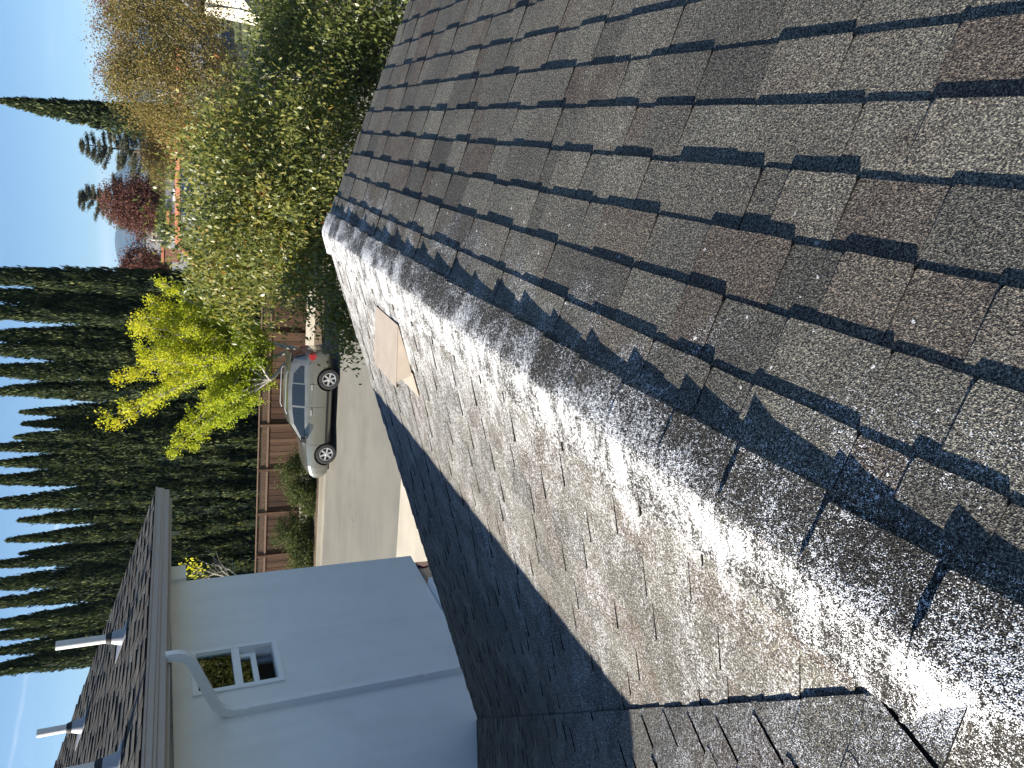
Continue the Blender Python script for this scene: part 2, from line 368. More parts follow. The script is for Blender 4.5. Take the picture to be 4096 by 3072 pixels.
M['red'] = foliage('dark_red_leaves', [(0.0, (0.060, 0.026, 0.024)), (0.5, (0.120, 0.052, 0.045)), (0.85, (0.185, 0.085, 0.064)), (1.0, (0.25, 0.13, 0.085))], 0.32, 0.6, 0.2)
M['conifer'] = foliage('grey_green_needles', [(0.0, (0.035, 0.042, 0.028)), (0.5, (0.075, 0.080, 0.05)), (1.0, (0.135, 0.125, 0.08))], 0.10, 0.8, 0.1)
M['shrub'] = foliage('dark_shrub_leaves', [(0.0, (0.022, 0.035, 0.012)), (0.5, (0.055, 0.078, 0.022)), (1.0, (0.135, 0.145, 0.045))], 0.25, 0.6, 0.2)
# ------------------------------------------------------------------ ground, road, pavements
def slab(name, pts, z, material, depth=0.0):
    mb = MB()
    if depth: mb.prism([Vector((p.x, p.y, z)) for p in pts], (0, 0, -depth))
    else: mb.add([(p.x, p.y, z) for p in pts], [tuple(range(len(pts)))])
    o = mb.build(name, material); tag(o, kind='structure'); return o
mbg = MB(); mbg.add([(-9000, -3000, 0), (9000, -3000, 0), (9000, 9000, 0), (-9000, 9000, 0)], [(0, 1, 2, 3)])
tag(mbg.build('ground', M['earth']), kind='structure')
def strip(name, e0, e1, n0, n1, z, material, depth=0.0): return slab(name, [E(e0, n0), E(e1, n0), E(e1, n1), E(e0, n1)], z, material, depth)
N_NEAR, N_KERB, N_FENCE = 16.6, 25.75, 30.0
strip('road', -70, 90, N_NEAR, N_KERB, 0.004, M['asphalt'])
strip('gutter_pan', -70, 90, N_KERB - 0.42, N_KERB, 0.008, M['kerb'])
strip('kerb', -70, 90, N_KERB, N_KERB + 0.16, 0.13, M['kerb'], 0.16)
strip('planting_strip', -70, 90, N_KERB + 0.16, 28.0, 0.11, M['soil'], 0.14)
pv = empty('pavement', E(0, 29)); tag(pv, kind='structure')
for i in range(-22, 26):
    MB().prism([E(i * 1.5 + 0.008, 28.0, 0.125), E(i * 1.5 + 1.492, 28.0, 0.125), E(i * 1.5 + 1.492, 29.75, 0.125), E(i * 1.5 + 0.008, 29.75, 0.125)], (0, 0, -0.14)).build('paving_slab', M['concrete'], pv)
strip('garden_bed', -40, 40, 29.75, 33.5, 0.10, M['soil'], 0.12)
strip('driveway', -16, -1.5, 3.0, N_NEAR, 0.006, M['concrete'])
strip('front_yard', -1.5, 30, 5.5, N_NEAR, 0.007, M['concrete'])
strip('verge', 12, 60, 5.5, N_NEAR - 2.5, 0.012, M['soil'])

# ------------------------------------------------------------------ the house we stand on
RS, RZ = -0.55, -0.955          # crest of the near ridge: s and height
MR, ML = 0.30, 0.39             # fall of the right-hand and left-hand slopes
RJ, RE, SW = 0.41, 4.75, -4.90  # joint with the cross wing, far rake, two-storey wall
EXPO = 0.1397
house = empty('house', G(-3.0, 1.5, -EYE))
tag(house, 'house with charcoal shingle roofs, white dusted ridge and two-storey white stucco wing', 'house')

def clip(poly, na, nl, c):
    out = []
    for i in range(len(poly)):
        P, Q = poly[i], poly[(i + 1) % len(poly)]
        dp, dq = na * P[0] + nl * P[1] - c, na * Q[0] + nl * Q[1] - c
        if dp <= 0: out.append(P)
        if dp * dq < 0:
            k = dp / (dp - dq); out.append((P[0] + (Q[0] - P[0]) * k, P[1] + (Q[1] - P[1]) * k))
    return out
LEN = EXPO + 0.03
def piece_geo(poly, th):
    """Slab of one shingle tab: poly in (x, y), y<=0 up the slope; thick at its lower edge."""
    n = len(poly); vs = [(x, y, 0.0006 + th * max(0.03, 1 + y / LEN)) for x, y in poly] + [(x, y, -0.002) for x, y in poly]
    a = sum(poly[i][0] * poly[(i + 1) % n][1] - poly[(i + 1) % n][0] * poly[i][1] for i in range(n))
    top = tuple(range(n)); bot = tuple(range(2 * n - 1, n - 1, -1)); sides = [(i, n + i, n + (i + 1) % n, (i + 1) % n) for i in range(n)]
    if a < 0: top, bot, sides = top[::-1], bot[::-1], [q[::-1] for q in sides]
    return vs, [top, bot] + sides
class Plane:
    def __init__(self, O, adir, down):
        self.O, self.a, self.d = O, adir.normalized(), down.normalized()
        self.x = self.a.copy(); self.sg = 1.0
        if self.x.cross(self.d).z < 0: self.x = -self.x; self.sg = -1.0
        self.n = self.x.cross(self.d)
    def at(self, a, l, h=0.0): return self.O + self.a * a + self.d * l + self.n * h
    def mat(self, a, l, h=0.0):
        m = Matrix((self.x, self.d, self.n)).transposed().to_4x4(); m.translation = self.at(a, l, h); return m
PR = Plane(G(RS, 0, RZ), RV, PV - Vector((0, 0, MR)))
PL = Plane(G(RS, 0, RZ), RV, -PV - Vector((0, 0, ML)))
PB = Plane(G(0, RJ, RZ), -PV, RV - Vector((0, 0, ML)))
CA, CL = math.sqrt(1 + MR * MR), math.sqrt(1 + ML * ML)
ZE = lambda r: 0.04 + (8.44 - r) * 0.0166     # eave height of the two-storey wing
SE, MU = -4.20, 0.305
PU = Plane(G(SE + 0.02, 0, ZE(0) + 0.012), RV - Vector((0, 0, 0.0166)), PV - Vector((0, 0, MU)))

def layout(pl, k0, k1, l0, amin, amax, th, clips=(), keep=None, rnd=None, h=0.0, step=EXPO, wr=(0.11, 0.25), gap=(0.0, 0.0), pgap=0.0):
    """All shingle tabs of a slope: (plane, a_mid, l_low, width, thickness, clipped poly or None, tone)."""
    out = []
    for k in range(k0, k1):
        l = l0 + k * step; a = amin - rnd.uniform(0, 0.3); thick = rnd.random() < 0.5
        while a < amax:
            w = round(rnd.uniform(*wr) / 0.02) * 0.02
            if not thick: w = max(0.08, w - 0.06)
            t = rnd.uniform(*th[1]) if thick else rnd.uniform(*th[0])
            t = round(t * 2000) / 2000
            am = a + w / 2; rect = [(a - 0.002, l), (a + w + 0.002, l), (a + w + 0.002, l - LEN), (a - 0.002, l - LEN)]
            pol = rect
            for c in ((1, 0, amax), (-1, 0, -amin)) + tuple(clips):
                pol = clip(pol, *c)
                if len(pol) < 3: break
            if len(pol) >= 3 and (keep is None or keep(am, l)):
                r = rnd.random()
                tone = rnd.choice([0.02, 0.14, 0.22, 0.30, 0.38, 0.42, 0.5, 0.56, 0.62, 0.72, 0.80, 0.88, 0.97]) if r < 0.85 else rnd.uniform(0, 1)
                out.append((pl, am, l, w, t, None if pol == rect else pol, min(1, max(0, tone + rnd.uniform(-.04, .04))), h + (0.0 if thick else 0.0)))
            a += w + (rnd.uniform(*gap) if rnd.random() < pgap else 0.0); thick = not thick
    return out
rs = random.Random(5)
TH2 = ((0.0066, 0.0085), (0.0105, 0.0140))
TH3 = ((0.0018, 0.0026), (0.0060, 0.0085))
TH4 = ((0.0030, 0.0036), (0.0038, 0.0046))
tabs_r = layout(PR, 0, 20, 0.2328, -2.2, RE, TH2, rnd=rs, wr=(0.12, 0.30))
valley_l = lambda a, l: -(RS - l / CL) + RS + RJ          # r of the valley at distance l down the left slope
tabs_l = layout(PL, 0, 33, 0.20, RJ - 0.3, RE, TH3, keep=lambda a, l: a > RJ + l / CL - 0.45, clips=((-1, 1 / CL, -RJ + 0.25),), rnd=rs, gap=(0.002, 0.004), pgap=0.3)
tabs_b = layout(PB, 0, 33, 0.16, 0.5, -SW + 0.0, TH4, clips=((-1, 1 / CL, RS - 0.012),), rnd=rs, h=0.007, gap=(0.010, 0.018), pgap=0.62, wr=(0.13, 0.22))
tabs_u = layout(PU, -48, 1, 0.0, 2.2, 8.40, ((0.003, 0.005), (0.009, 0.014)), rnd=rs, wr=(0.16, 0.34))

def prom(t):
    pl, am, l, w = t[0], t[1], t[2], t[3]; c = pl.at(am, l - EXPO / 2) - Vector((0, 0, EYE))
    f = c.dot(FWD)
    if f < 0.15: return 0
    x = CX - c.dot(UPV) / f * F; y = CY - c.dot(RGT) / f * F
    if not (-60 < x < 4156 and -60 < y < 3132): return 0
    return w * EXPO * abs(c.normalized().dot(pl.n)) / c.length_squared
allt = tabs_r + tabs_l + tabs_b
big = set(id(t) for t in sorted(allt, key=prom, reverse=True)[:298])

def deck(name, pl, poly, material, parent=house, depth=0.05):
    mb = MB(); mb.prism([pl.at(a, l, -0.004) for a, l in poly], pl.n * -depth); return mb.build(name, material, parent)
dr = deck('roof_slope', PR, [(-2.4, 0), (RE - 0.02, 0), (RE - 0.02, 3.02), (-2.4, 3.02)], M['underlay'])
LW = (RS - SW) * CL
dl = deck('roof_slope', PL, [(RJ - 0.1, 0), (RE - 0.02, 0), (RE - 0.02, LW), (RJ + LW / CL - 0.1, LW)], M['underlay'])
db = deck('roof_slope', PB, [(-RS - 0.02, 0), (-SW, 0), (-SW, LW)], M['underlay'])
back = deck('roof_slope', PL, [(RJ - 0.1, 0), (RJ - 0.1 - LW / CL, LW), (RJ - 2.9 - LW / CL, LW), (-2.4, 0)], M['roof'])
PC = Plane(G(0, RJ, RZ), -PV, -RV - Vector((0, 0, ML)))
deck('roof_slope', PC, [(-RS, 0), (-SW, 0), (-SW, LW)], M['roof'])
tag(dr, 'shaded charcoal shingle slope with long course shadows'); tag(dl, 'sunlit shingle slope dusted white along the crest'); tag(db, 'small cross slope with wide black slots beside the valley')

shared = {}
def edges(me):
    """Cut sides show bare asphalt."""
    me.materials.append(M['edge'])
    for i, p in enumerate(me.polygons):
        if i > 1: p.material_index = 1
def shingle_mesh(w, t, v):
    key = (round(w, 2), t, v)
    if key not in shared:
        q = random.Random(hash((int(w * 100), int(t * 10000), v)))
        cut = 0.0035 if t > 0.0033 else 0.0
        x = w / 2
        poly = [(-x + cut, 0.0), (-x * 0.3, q.uniform(-0.0012, 0.0018)), (x * 0.35, q.uniform(-0.0012, 0.0018)), (x - cut, 0.0), (x + 0.001, -0.012), (x + 0.001, -LEN), (-x - 0.001, -LEN), (-x - 0.001, -0.010)]
        vs, fs = piece_geo(poly, t); me = bpy.data.meshes.new('shingle'); me.from_pydata(vs, [], fs); me.materials.append(M['roof']); edges(me); shared[key] = me
    return shared[key]
def lay(tabs, parent, material, name):
    rest_v, rest_f, tones, mi = [], [], [], []
    for t in tabs:
        pl, am, l, w, th, pol, tone, h = t
        mtx = pl.mat(am, l + rs.uniform(-0.003, 0.003), h)
        if id(t) in big:
            if pol is None: me = shingle_mesh(w, th, rs.randrange(3))
            else:
                vs, fs = piece_geo([(pl.sg * (a - am), ll - l) for a, ll in pol], th)
                me = bpy.data.meshes.new('shingle'); me.from_pydata(vs, [], fs); me.materials.append(material); edges(me)
            o = bpy.data.objects.new('shingle', me); COL.objects.link(o); o.parent = parent; o.matrix_basis = mtx; o['tone'] = tone
        else:
            if pol is None:
                c = 0.004 if th > 0.0033 else 0.0; x = w / 2
                pg = [(-x + c, 0), (x - c, 0), (x + 0.001, -0.012), (x + 0.001, -LEN), (-x - 0.001, -LEN), (-x - 0.001, -0.012)]
            else: pg = [(pl.sg * (a - am), ll - l) for a, ll in pol]
            vs, fs = piece_geo(pg, th); o = len(rest_v)
            rest_v += [tuple(mtx @ Vector(v)) for v in vs]; rest_f += [tuple(i + o for i in q) for q in fs]; tones += [tone] * len(fs); mi += [0, 0] + [1] * (len(fs) - 2)
    if rest_f:
        me = bpy.data.meshes.new(name); me.from_pydata(rest_v, [], rest_f); me.materials.append(material)
        at = me.attributes.new('tone', 'FLOAT', 'FACE'); at.data.foreach_set('value', np.array(tones, np.float32))
        me.materials.append(M['edge']); me.polygons.foreach_set('material_index', np.array(mi, np.int32))
        tag(link(name, me, parent), kind='stuff')
for tb, par in ((tabs_r, dr), (tabs_l, dl), (tabs_b, db)): lay(tb, par, M['roof'], 'shingle_courses')

# ridge caps, lapped so that each lower end faces away along the ridge
def cap_mesh(seed):
    q = random.Random(seed); xs = [-0.135, -0.09, -0.05, -0.022, 0.0, 0.022, 0.05, 0.09, 0.122]
    def fall(x): return -(ML if x < 0 else MR) * (math.sqrt(x * x + 0.02 ** 2) - 0.02)
    ys = [(0.0, 0.0175), (-0.05, 0.0135), (-0.13, 0.0085), (-0.205, 0.0055), (-0.30, 0.001)]; vs, fs = [], []
    for y, hh in ys:
        for x in xs:
            e = 1 + 0.35 * (abs(x) / 0.13) ** 2 * q.uniform(0.5, 1.2) if y == 0 else 1
            vs.append((x * (1 + q.uniform(-0.015, 0.015)), y + (q.uniform(-0.003, 0.003) if y == 0 else 0), fall(x) + hh * e + 0.004))
    n, m = len(xs), len(ys)
    for y, hh in ys:
        for x in xs: vs.append((x, y, fall(x) + hh - 0.0075))
    for j in range(m - 1):
        for i in range(n - 1):
            fs.append((j * n + i, (j + 1) * n + i, (j + 1) * n + i + 1, j * n + i + 1)); b = n * m
            fs.append((b + j * n + i, b + j * n + i + 1, b + (j + 1) * n + i + 1, b + (j + 1) * n + i))
    for i in range(n - 1): fs += [(i, i + 1, n * m + i + 1, n * m + i), ((m - 1) * n + i, n * m + (m - 1) * n + i, n * m + (m - 1) * n + i + 1, (m - 1) * n + i + 1)]
    for j in range(m - 1): fs += [(j * n, n * m + j * n, n * m + (j + 1) * n, (j + 1) * n), (j * n + n - 1, (j + 1) * n + n - 1, n * m + (j + 1) * n + n - 1, n * m + j * n + n - 1)]
    mb = MB(); mb.add(vs, fs); return mb.mesh('ridge_cap', M['cap'])
caps = [cap_mesh(i) for i in range(4)]
capm = Matrix((PV, RV, Vector((0, 0, 1)))).transposed().to_4x4()
for k in range(-9, 22):
    r = 0.49 + 0.2 * k
    o = link('ridge_cap', caps[k % 4], house, True); o.matrix_parent_inverse = world_of(house).inverted()
    m = capm.copy(); m.translation = G(RS + rs.uniform(-0.004, 0.004), r + rs.uniform(-0.006, 0.006), RZ + 0.003 + rs.uniform(-0.0015, 0.002)); o.matrix_basis = m; o['tone'] = rs.choice([0.0, 0.06, 0.14, 0.2])

# barge boards and eave of the near roof, walls under it
fa = MB()
fa.prism([PR.at(RE - 0.045, 0.02, -0.06), PR.at(RE - 0.045, 3.0, -0.06), PR.at(RE - 0.045, 3.0, -0.22), PR.at(RE - 0.045, 0.02, -0.22)], RV * 0.025)
fa.build('barge_board', M['white'], house)
fa = MB(); fa.prism([PL.at(RE - 0.045, 0.02, -0.06), PL.at(RE - 0.045, LW - .05, -0.06), PL.at(RE - 0.045, LW - .05, -0.22), PL.at(RE - 0.045, 0.02, -0.22)], RV * 0.025)
fa.build('barge_board', M['white'], house)
wl = MB()
wl.prism([G(SW + 0.1, RE - 0.4, -EYE), G(2.0, RE - 0.4, -EYE), G(2.0, RE - 0.4, RZ - MR * 2.55 - 0.07), G(RS, RE - 0.4, RZ - 0.07), G(SW + 0.1, RE - 0.4, RZ - ML * 4.25 - 0.07)], RV * -0.2)
wl.prism([G(2.0, RE - 0.6, -EYE), G(2.0, RE - 0.6, RZ - MR * 2.55 - 0.07), G(2.0, -2.3, RZ - MR * 2.55 - 0.07), G(2.0, -2.3, -EYE)], PV * -0.2)
wl.build('wall', M['stucco'], house)
gu = [(0, -0.11), (0.085, -0.11), (0.10, -0.05), (0.125, 0.0), (0.115, 0.0), (0.09, -0.05), (0.078, -0.10), (0.006, -0.10), (0.006, 0.0), (0, 0)]
zr = RZ - MR * 2.89
MB().prism([G(2.34 + a, RE - 0.03, zr - 0.03 + b) for a, b in gu], RV * -7.1).build('gutter', M['gutter'], house)

# slant-back metal vent on the sunny slope
ra, rb, sa, sb, hv = 3.28, 3.70, -0.80, -1.06, 0.105
def L(s, r, h=0.0): return PL.at(r, (RS - s) * CL, h)
def sheet(mb, quad, t=0.0015):
    n = (quad[1] - quad[0]).cross(quad[2] - quad[0]).normalized(); mb.prism(quad, n * t)
vb = MB()
sheet(vb, [L(sa, ra, 0.009), L(sa, rb, 0.009), L(sb - 0.03, rb, hv), L(sb - 0.03, ra, hv)])
hood = vb.build('roof_vent', M['flash'], house); tag(hood, 'beige slant-back metal vent on the sunlit slope')
sv = MB(); sheet(sv, [L(sa, ra + .002, 0.008), L(sb, ra + .002, 0.008), L(sb - 0.005, ra + .002, hv - 0.003)]); sv.build('vent_side', M['flash'], hood)
sv = MB(); sheet(sv, [L(sa, rb - .002, 0.008), L(sb, rb - .002, 0.008), L(sb - 0.005, rb - .002, hv - 0.003)]); sv.build('vent_side', M['flash'], hood)
sv = MB(); sheet(sv, [L(sb - 0.03, ra, hv - .002), L(sb - 0.03, rb, hv - .002), L(sb - 0.028, rb, hv - 0.02), L(sb - 0.028, ra, hv - 0.02)]); sv.build('vent_lip', M['flash'], hood)
sv = MB(); sheet(sv, [L(sb + 0.02, ra - 0.03, 0.0105), L(sb + 0.02, rb + 0.03, 0.0105), L(sb - 0.11, rb + 0.03, 0.0105), L(sb - 0.11, ra - 0.03, 0.0105)]); sv.build('vent_flange', M['flash'], hood)
sv = MB(); sheet(sv, [L(sb - 0.004, ra + 0.02, 0.012), L(sb - 0.004, rb - 0.02, 0.012), L(sb - 0.004, rb - 0.02, hv - 0.02), L(sb - 0.004, ra + 0.02, hv - 0.02)]); sv.build('vent_screen', M['lead'], hood)

# ------------------------------------------------------------------ two-storey wing
RC, ZT, ZB = 7.60, -0.10, -2.89
pxw = [hit_s(763, 2615, SW), hit_s(768, 2791, SW), hit_s(1138, 2725, SW), hit_s(1107, 2560, SW)]
wr1 = (pxw[0][0] + pxw[3][0]) / 2; wr0 = (pxw[1][0] + pxw[2][0]) / 2; wz1 = (pxw[0][1] + pxw[1][1]) / 2; wz0 = (pxw[2][1] + pxw[3][1]) / 2
print('WINDOW', wr0, wr1, wz0, wz1)
def gb(mb, s0, s1, r0, r1, z0, z1): return mb.boxa(G((s0 + s1) / 2, (r0 + r1) / 2, (z0 + z1) / 2), PV * ((s1 - s0) / 2), RV * ((r1 - r0) / 2), Vector((0, 0, (z1 - z0) / 2)))
wm = MB(); wi = 0.03
gb(wm, SW - 0.2, SW, -7.0, wr0 + wi, ZB, ZT); gb(wm, SW - 0.2, SW, wr1 - wi, RC, ZB, ZT)
gb(wm, SW - 0.2, SW, wr0 + wi, wr1 - wi, ZB, wz0 + wi); gb(wm, SW - 0.2, SW, wr0 + wi, wr1 - wi, wz1 - wi, ZT)
gb(wm, -11.0, SW - 0.2, RC - 0.2, RC, ZB, ZT); gb(wm, -11.2, -11.0, -7.0, RC, -EYE, ZT)
tag(wm.build('wall', M['stucco'], house), 'smooth white stucco upper wall in shade')
fl = MB(); gb(fl, -11.0, SW - 0.21, -7, RC - 0.21, ZB, ZB + 0.14); fl.build('floor_slab', M['white'], house)
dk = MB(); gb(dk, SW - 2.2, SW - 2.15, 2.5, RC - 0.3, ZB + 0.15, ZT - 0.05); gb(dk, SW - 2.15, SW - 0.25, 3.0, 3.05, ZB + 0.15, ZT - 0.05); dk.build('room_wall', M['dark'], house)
bm_ = MB(); gb(bm_, SW - 0.1, SW + 0.09, 4.85, 6.95, ZB - 0.17, ZB - 0.012); bm_.build('header_beam', M['white'], house)
po = MB(); gb(po, SW - 0.18, SW - 0.04, 6.6, 6.74, -EYE, ZB - 0.18); po.build('carport_post', M['white'], house)
# window
ww = MB(); fw = 0.045
def frame(mb, r0, r1, z0, z1, w, s0, s1):
    gb(mb, s0, s1, r0, r1, z1 - w, z1); gb(mb, s0, s1, r0, r1, z0, z0 + w); gb(mb, s0, s1, r0, r0 + w, z0 + w, z1 - w); gb(mb, s0, s1, r1 - w, r1, z0 + w, z1 - w)
zm = wz1 + (wz0 - wz1) * 0.50
frame(ww, wr0, wr1, wz0, wz1, fw, SW + 0.003, SW + 0.022)
win = ww.build('window', M['white'], house); tag(win, 'white framed hung window, lower half open')
mu = MB(); gb(mu, SW - 0.04, SW + 0.018, wr0 + fw, wr1 - fw, zm - 0.035, zm + 0.035); mu.build('meeting_rail', M['white'], win)
rv = MB(); frame(rv, wr0 + 0.033, wr1 - 0.033, wz0 + 0.033, wz1 - 0.033, 0.02, SW - 0.10, SW + 0.002); rv.build('reveal', M['white'], win)
pn = MB(); gb(pn, SW - 0.022, SW - 0.018, wr0 + 0.04, wr1 - 0.04, zm + 0.03, wz1 - 0.04); pn.build('pane', M['pane'], win)
zs = zm - (zm - wz0) * 0.40
sh = MB(); frame(sh, wr0 + 0.06, wr1 - 0.06, zs - 0.03, zm + 0.3, 0.05, SW - 0.095, SW - 0.05); sh.build('sash', M['white'], win)
pn = MB(); gb(pn, SW - 0.076, SW - 0.072, wr0 + 0.10, wr1 - 0.10, zs + 0.01, zm + 0.26); pn.build('pane', M['pane'], win)
bl = MB(); gb(bl, SW - 0.16, SW - 0.13, wr1 - 0.13, wr1 - 0.05, wz0 + 0.05, zm); bl.build('curtain', simple('blue_grey_curtain', (0.16, 0.18, 0.22), 0.9), win)
# roof of the wing
ud = MB()
ud.prism([PU.at(-7.6, 0.02, -0.006), PU.at(8.38, 0.02, -0.006), PU.at(8.38, -6.9, -0.006), PU.at(-7.6, -6.9, -0.006)], PU.n * -0.06)
upr = ud.build('roof_slope', M['roof_up'], house); tag(upr, 'brown-grey shingle roof of the two-storey wing')
upr['tone'] = 0.4
lay(tabs_u, upr, M['roof_up'], 'shingle_courses')
ub = MB(); top = PU.at(0, -6.9, 0)
PU2 = Plane(PU.at(0, -6.9), PU.a, -PV - Vector((0, 0, MU)))
ub.prism([PU2.at(-7.6, 0.01), PU2.at(8.38, 0.01), PU2.at(8.38, 5), PU2.at(-7.6, 5)], PU2.n * -0.06); o = ub.build('roof_slope', M['roof_up'], house); o['tone'] = 0.4
# gutter (K profile), fascia, soffit
pr = [(0, -0.145), (0.062, -0.145), (0.068, -0.138), (0.072, -0.098), (0.084, -0.088), (0.088, -0.070), (0.098, -0.062), (0.101, -0.022), (0.112, -0.016), (0.115, 0.0), (0.104, 0.0), (0.100, -0.010), (0.004, -0.012), (0.0, 0.0)]
def gp(r, a, b): return G(SE - 0.035 + a, r, ZE(r) + b + 0.004)
gt = MB(); n = len(pr); vs = [gp(-7.6, a, b) for a, b in pr] + [gp(8.44, a, b) for a, b in pr]
gt.add(vs, [tuple(range(n)), tuple(range(2 * n - 1, n - 1, -1))] + [(i, (i + 1) % n, n + (i + 1) % n, n + i) for i in range(n)])
tag(gt.build('gutter', M['gutter'], house), 'long taupe gutter along the upper eave')
fs_ = MB(); fs_.prism([gp(-7.6, -0.003, -0.17), gp(8.36, -0.003, -0.17), gp(8.36, -0.003, -0.02), gp(-7.6, -0.003, -0.02)], PV * -0.03); fs_.build('fascia', M['gutter'], house)
sf = MB(); sf.prism([G(SE - 0.07, -7.6, ZE(-7.6) - 0.15), G(SE - 0.07, 8.34, ZE(8.34) - 0.15), G(SW - 0.05, 8.34, ZE(8.34) - 0.15), G(SW - 0.05, -7.6, ZE(-7.6) - 0.15)], (0, 0, -0.012)); sf.build('soffit', M['white'], house)
sf = MB(); sf.prism([G(SE - 0.08, 8.33, ZE(8.33) - 0.02), G(-10.7, 8.33, ZE(8.33) - 0.02 + 6.5 * MU), G(-10.7, 8.33, ZE(8.33) - 0.20 + 6.5 * MU), G(SE - 0.08, 8.33, ZE(8.33) - 0.16)], RV * -0.03); sf.build('barge_board', M['gutter'], house)
gw = MB(); gw.prism([G(SW - 0.02, RC - 0.001, ZT - 0.02), G(-11, RC - 0.001, ZT - 0.02), G(-11, RC - 0.001, ZT + 6.0 * MU)], RV * -0.15); gw.build('gable_wall', M['stucco'], house)
bx = MB(); gb(bx, SW - 0.12, SW + 0.04, RC + 0.002, RC + 0.26, ZT - 0.165, ZT + 0.05); bx.build('eave_return', M['white'], house)
# downspout
sec = []
for a, b in ((-0.038, -0.026), (0.038, -0.026), (0.038, 0.026), (-0.038, 0.026)): sec.append((a, b))
rib = []
for i in range(4):
    a0, a1 = sec[i], sec[(i + 1) % 4]; k = 6 if i % 2 == 0 else 4
    for j in range(k):
        f = j / k; x = a0[0] + (a1[0] - a0[0]) * f; y = a0[1] + (a1[1] - a0[1]) * f; s_ = 0.975 if j % 2 else 1.0
        rib.append((x * s_, y * s_))
dr_, _ = hit_s(880, 2853, SW + 0.05)
pts = [G(SE + 0.02, dr_, -0.03)]
A0, A1, A2 = G(SE + 0.02, dr_, -0.17), G(SE - 0.10, dr_, -0.235), G(SW + 0.16, dr_, -0.455)
A3, A4 = G(SW + 0.038, dr_, -0.58), G(SW + 0.038, dr_, -4.6)
def arc(p0, p1, p2, n=7): return [p0 * (1 - t) ** 2 + p1 * 2 * t * (1 - t) + p2 * t * t for t in [i / n for i in range(n + 1)]]
path = [G(SE + 0.02, dr_, -0.04)] + arc(G(SE + 0.02, dr_, -0.10), G(SE + 0.02, dr_, -0.20), G(SE - 0.09, dr_, -0.245)) + arc(G(SW + 0.15, dr_, -0.43), G(SW + 0.038, dr_, -0.49), G(SW + 0.038, dr_, -0.61)) + [A4]
dsp = MB().sweep(path, rib, RV).build('downspout', M['downspout'], house, smooth=False)
# (sweep section: x across the wall normal, y along the wall)
for zz in (-0.68, -2.35):
    st = MB(); gb(st, SW + 0.002, SW + 0.072, dr_ - 0.034, dr_ + 0.034, zz - 0.02, zz + 0.02); gb(st, SW + 0.0015, SW + 0.005, dr_ - 0.085, dr_ - 0.034, zz - 0.02, zz + 0.02); st.build('strap', M['downspout'], dsp)
# vent pipes on the wing's roof
def vent_pipe(bx_, by_, tx, ty, rad):
    b = hit_plane(bx_, by_, PU.O, PU.n); dep = (b - Vector((0, 0, EYE))).dot(FWD); h = math.hypot(tx - bx_, ty - by_) * dep / F * 1.06
    mb = MB(); mb.lathe([(rad * 0.85, 0.0), (rad, 0.0), (rad, h), (rad * 0.86, h), (rad * 0.86, h - 0.1), (0.001, h - 0.1)], b, k=20)
    p = mb.build('vent_pipe', M['pvc'], house, smooth=True)
    c = MB(); c.lathe([(rad * 1.01, 0.10), (rad * 1.35, 0.105), (rad * 1.42, 0.13), (rad * 1.2, 0.16), (rad * 1.01, 0.165)], b, k=20); c.build('rubber_collar', M['rubber'], p, smooth=True)
    ff = MB()
    k = 20; ring0 = [b + PU.n * 0.012 + (PU.x * math.cos(2 * math.pi * j / k) + PU.d * math.sin(2 * math.pi * j / k)) * rad * 2.1 for j in range(k)]
    ring1 = [b + Vector((math.cos(0) * 0, 0, 0.135)) + (PU.x * math.cos(2 * math.pi * j / k) + PV * math.sin(2 * math.pi * j / k)) * rad * 1.22 for j in range(k)]
    ff.add(ring0 + ring1, [(j, (j + 1) % k, k + (j + 1) % k, k + j) for j in range(k)])
    ff.build('flashing_cone', M['lead'], p, smooth=True)
    fp = MB(); c0 = b + PU.n * 0.017 - PU.d * 0.06
    fp.boxa(c0, PU.x * 0.13, PU.d * 0.16, PU.n * 0.0015); fp.build('flashing_plate', M['lead'], p)
vent_pipe(500, 2545, 283, 2585, 0.042)
vent_pipe(338, 2900, 196, 2948, 0.042)
vent_pipe(478, 3052, 262, 3095, 0.045)
# ------------------------------------------------------------------ timber fence across the street
def wood_mesh(w, d, h, name):
    return MB().box(-w / 2, w / 2, -d / 2, d / 2, 0, h).mesh(name, M['wood'])
FZ = 0.10
fe0 = hit_n(1110, 1520, 29.95).dot(EV); SP = 1.93
FH = hit_n(1037, 1750, 29.95).z - FZ
fence = empty('fence', E(fe0, N_FENCE, FZ)); tag(fence, 'brown timber board fence with lattice top along the pavement', 'fence')
frot = Matrix((EV, NV, Vector((0, 0, 1)))).transposed().to_4x4()
def fplace(name, me, e, n, z, tone=None):
    o = bpy.data.objects.new(name, me); COL.objects.link(o); o.parent = fence; o.matrix_parent_inverse = world_of(fence).inverted()
    m = frot.copy(); m.translation = E(e, n, z); o.matrix_basis = m
    if tone is not None: o['tone'] = tone
    return o
LAT = 0.34
board_me = [wood_mesh(0.143, 0.02, FH - LAT - 0.10 + d, 'board') for d in (0, 0.006, -0.005)]
post_me = wood_mesh(0.095, 0.10, FH + 0.03, 'post')
rail_me = MB().box(0, SP - 0.1, -0.03, 0.03, 0, 0.07).mesh('rail', M['lattice'])
cap_me = MB().box(0, SP + 0.02, -0.075, 0.075, 0, 0.035).mesh('cap_rail', M['lattice'])
kick_me = MB().box(0, SP - 0.1, -0.02, 0.02, 0, 0.14).mesh('kick_board', M['wood'])
K0, K1 = -9, 8
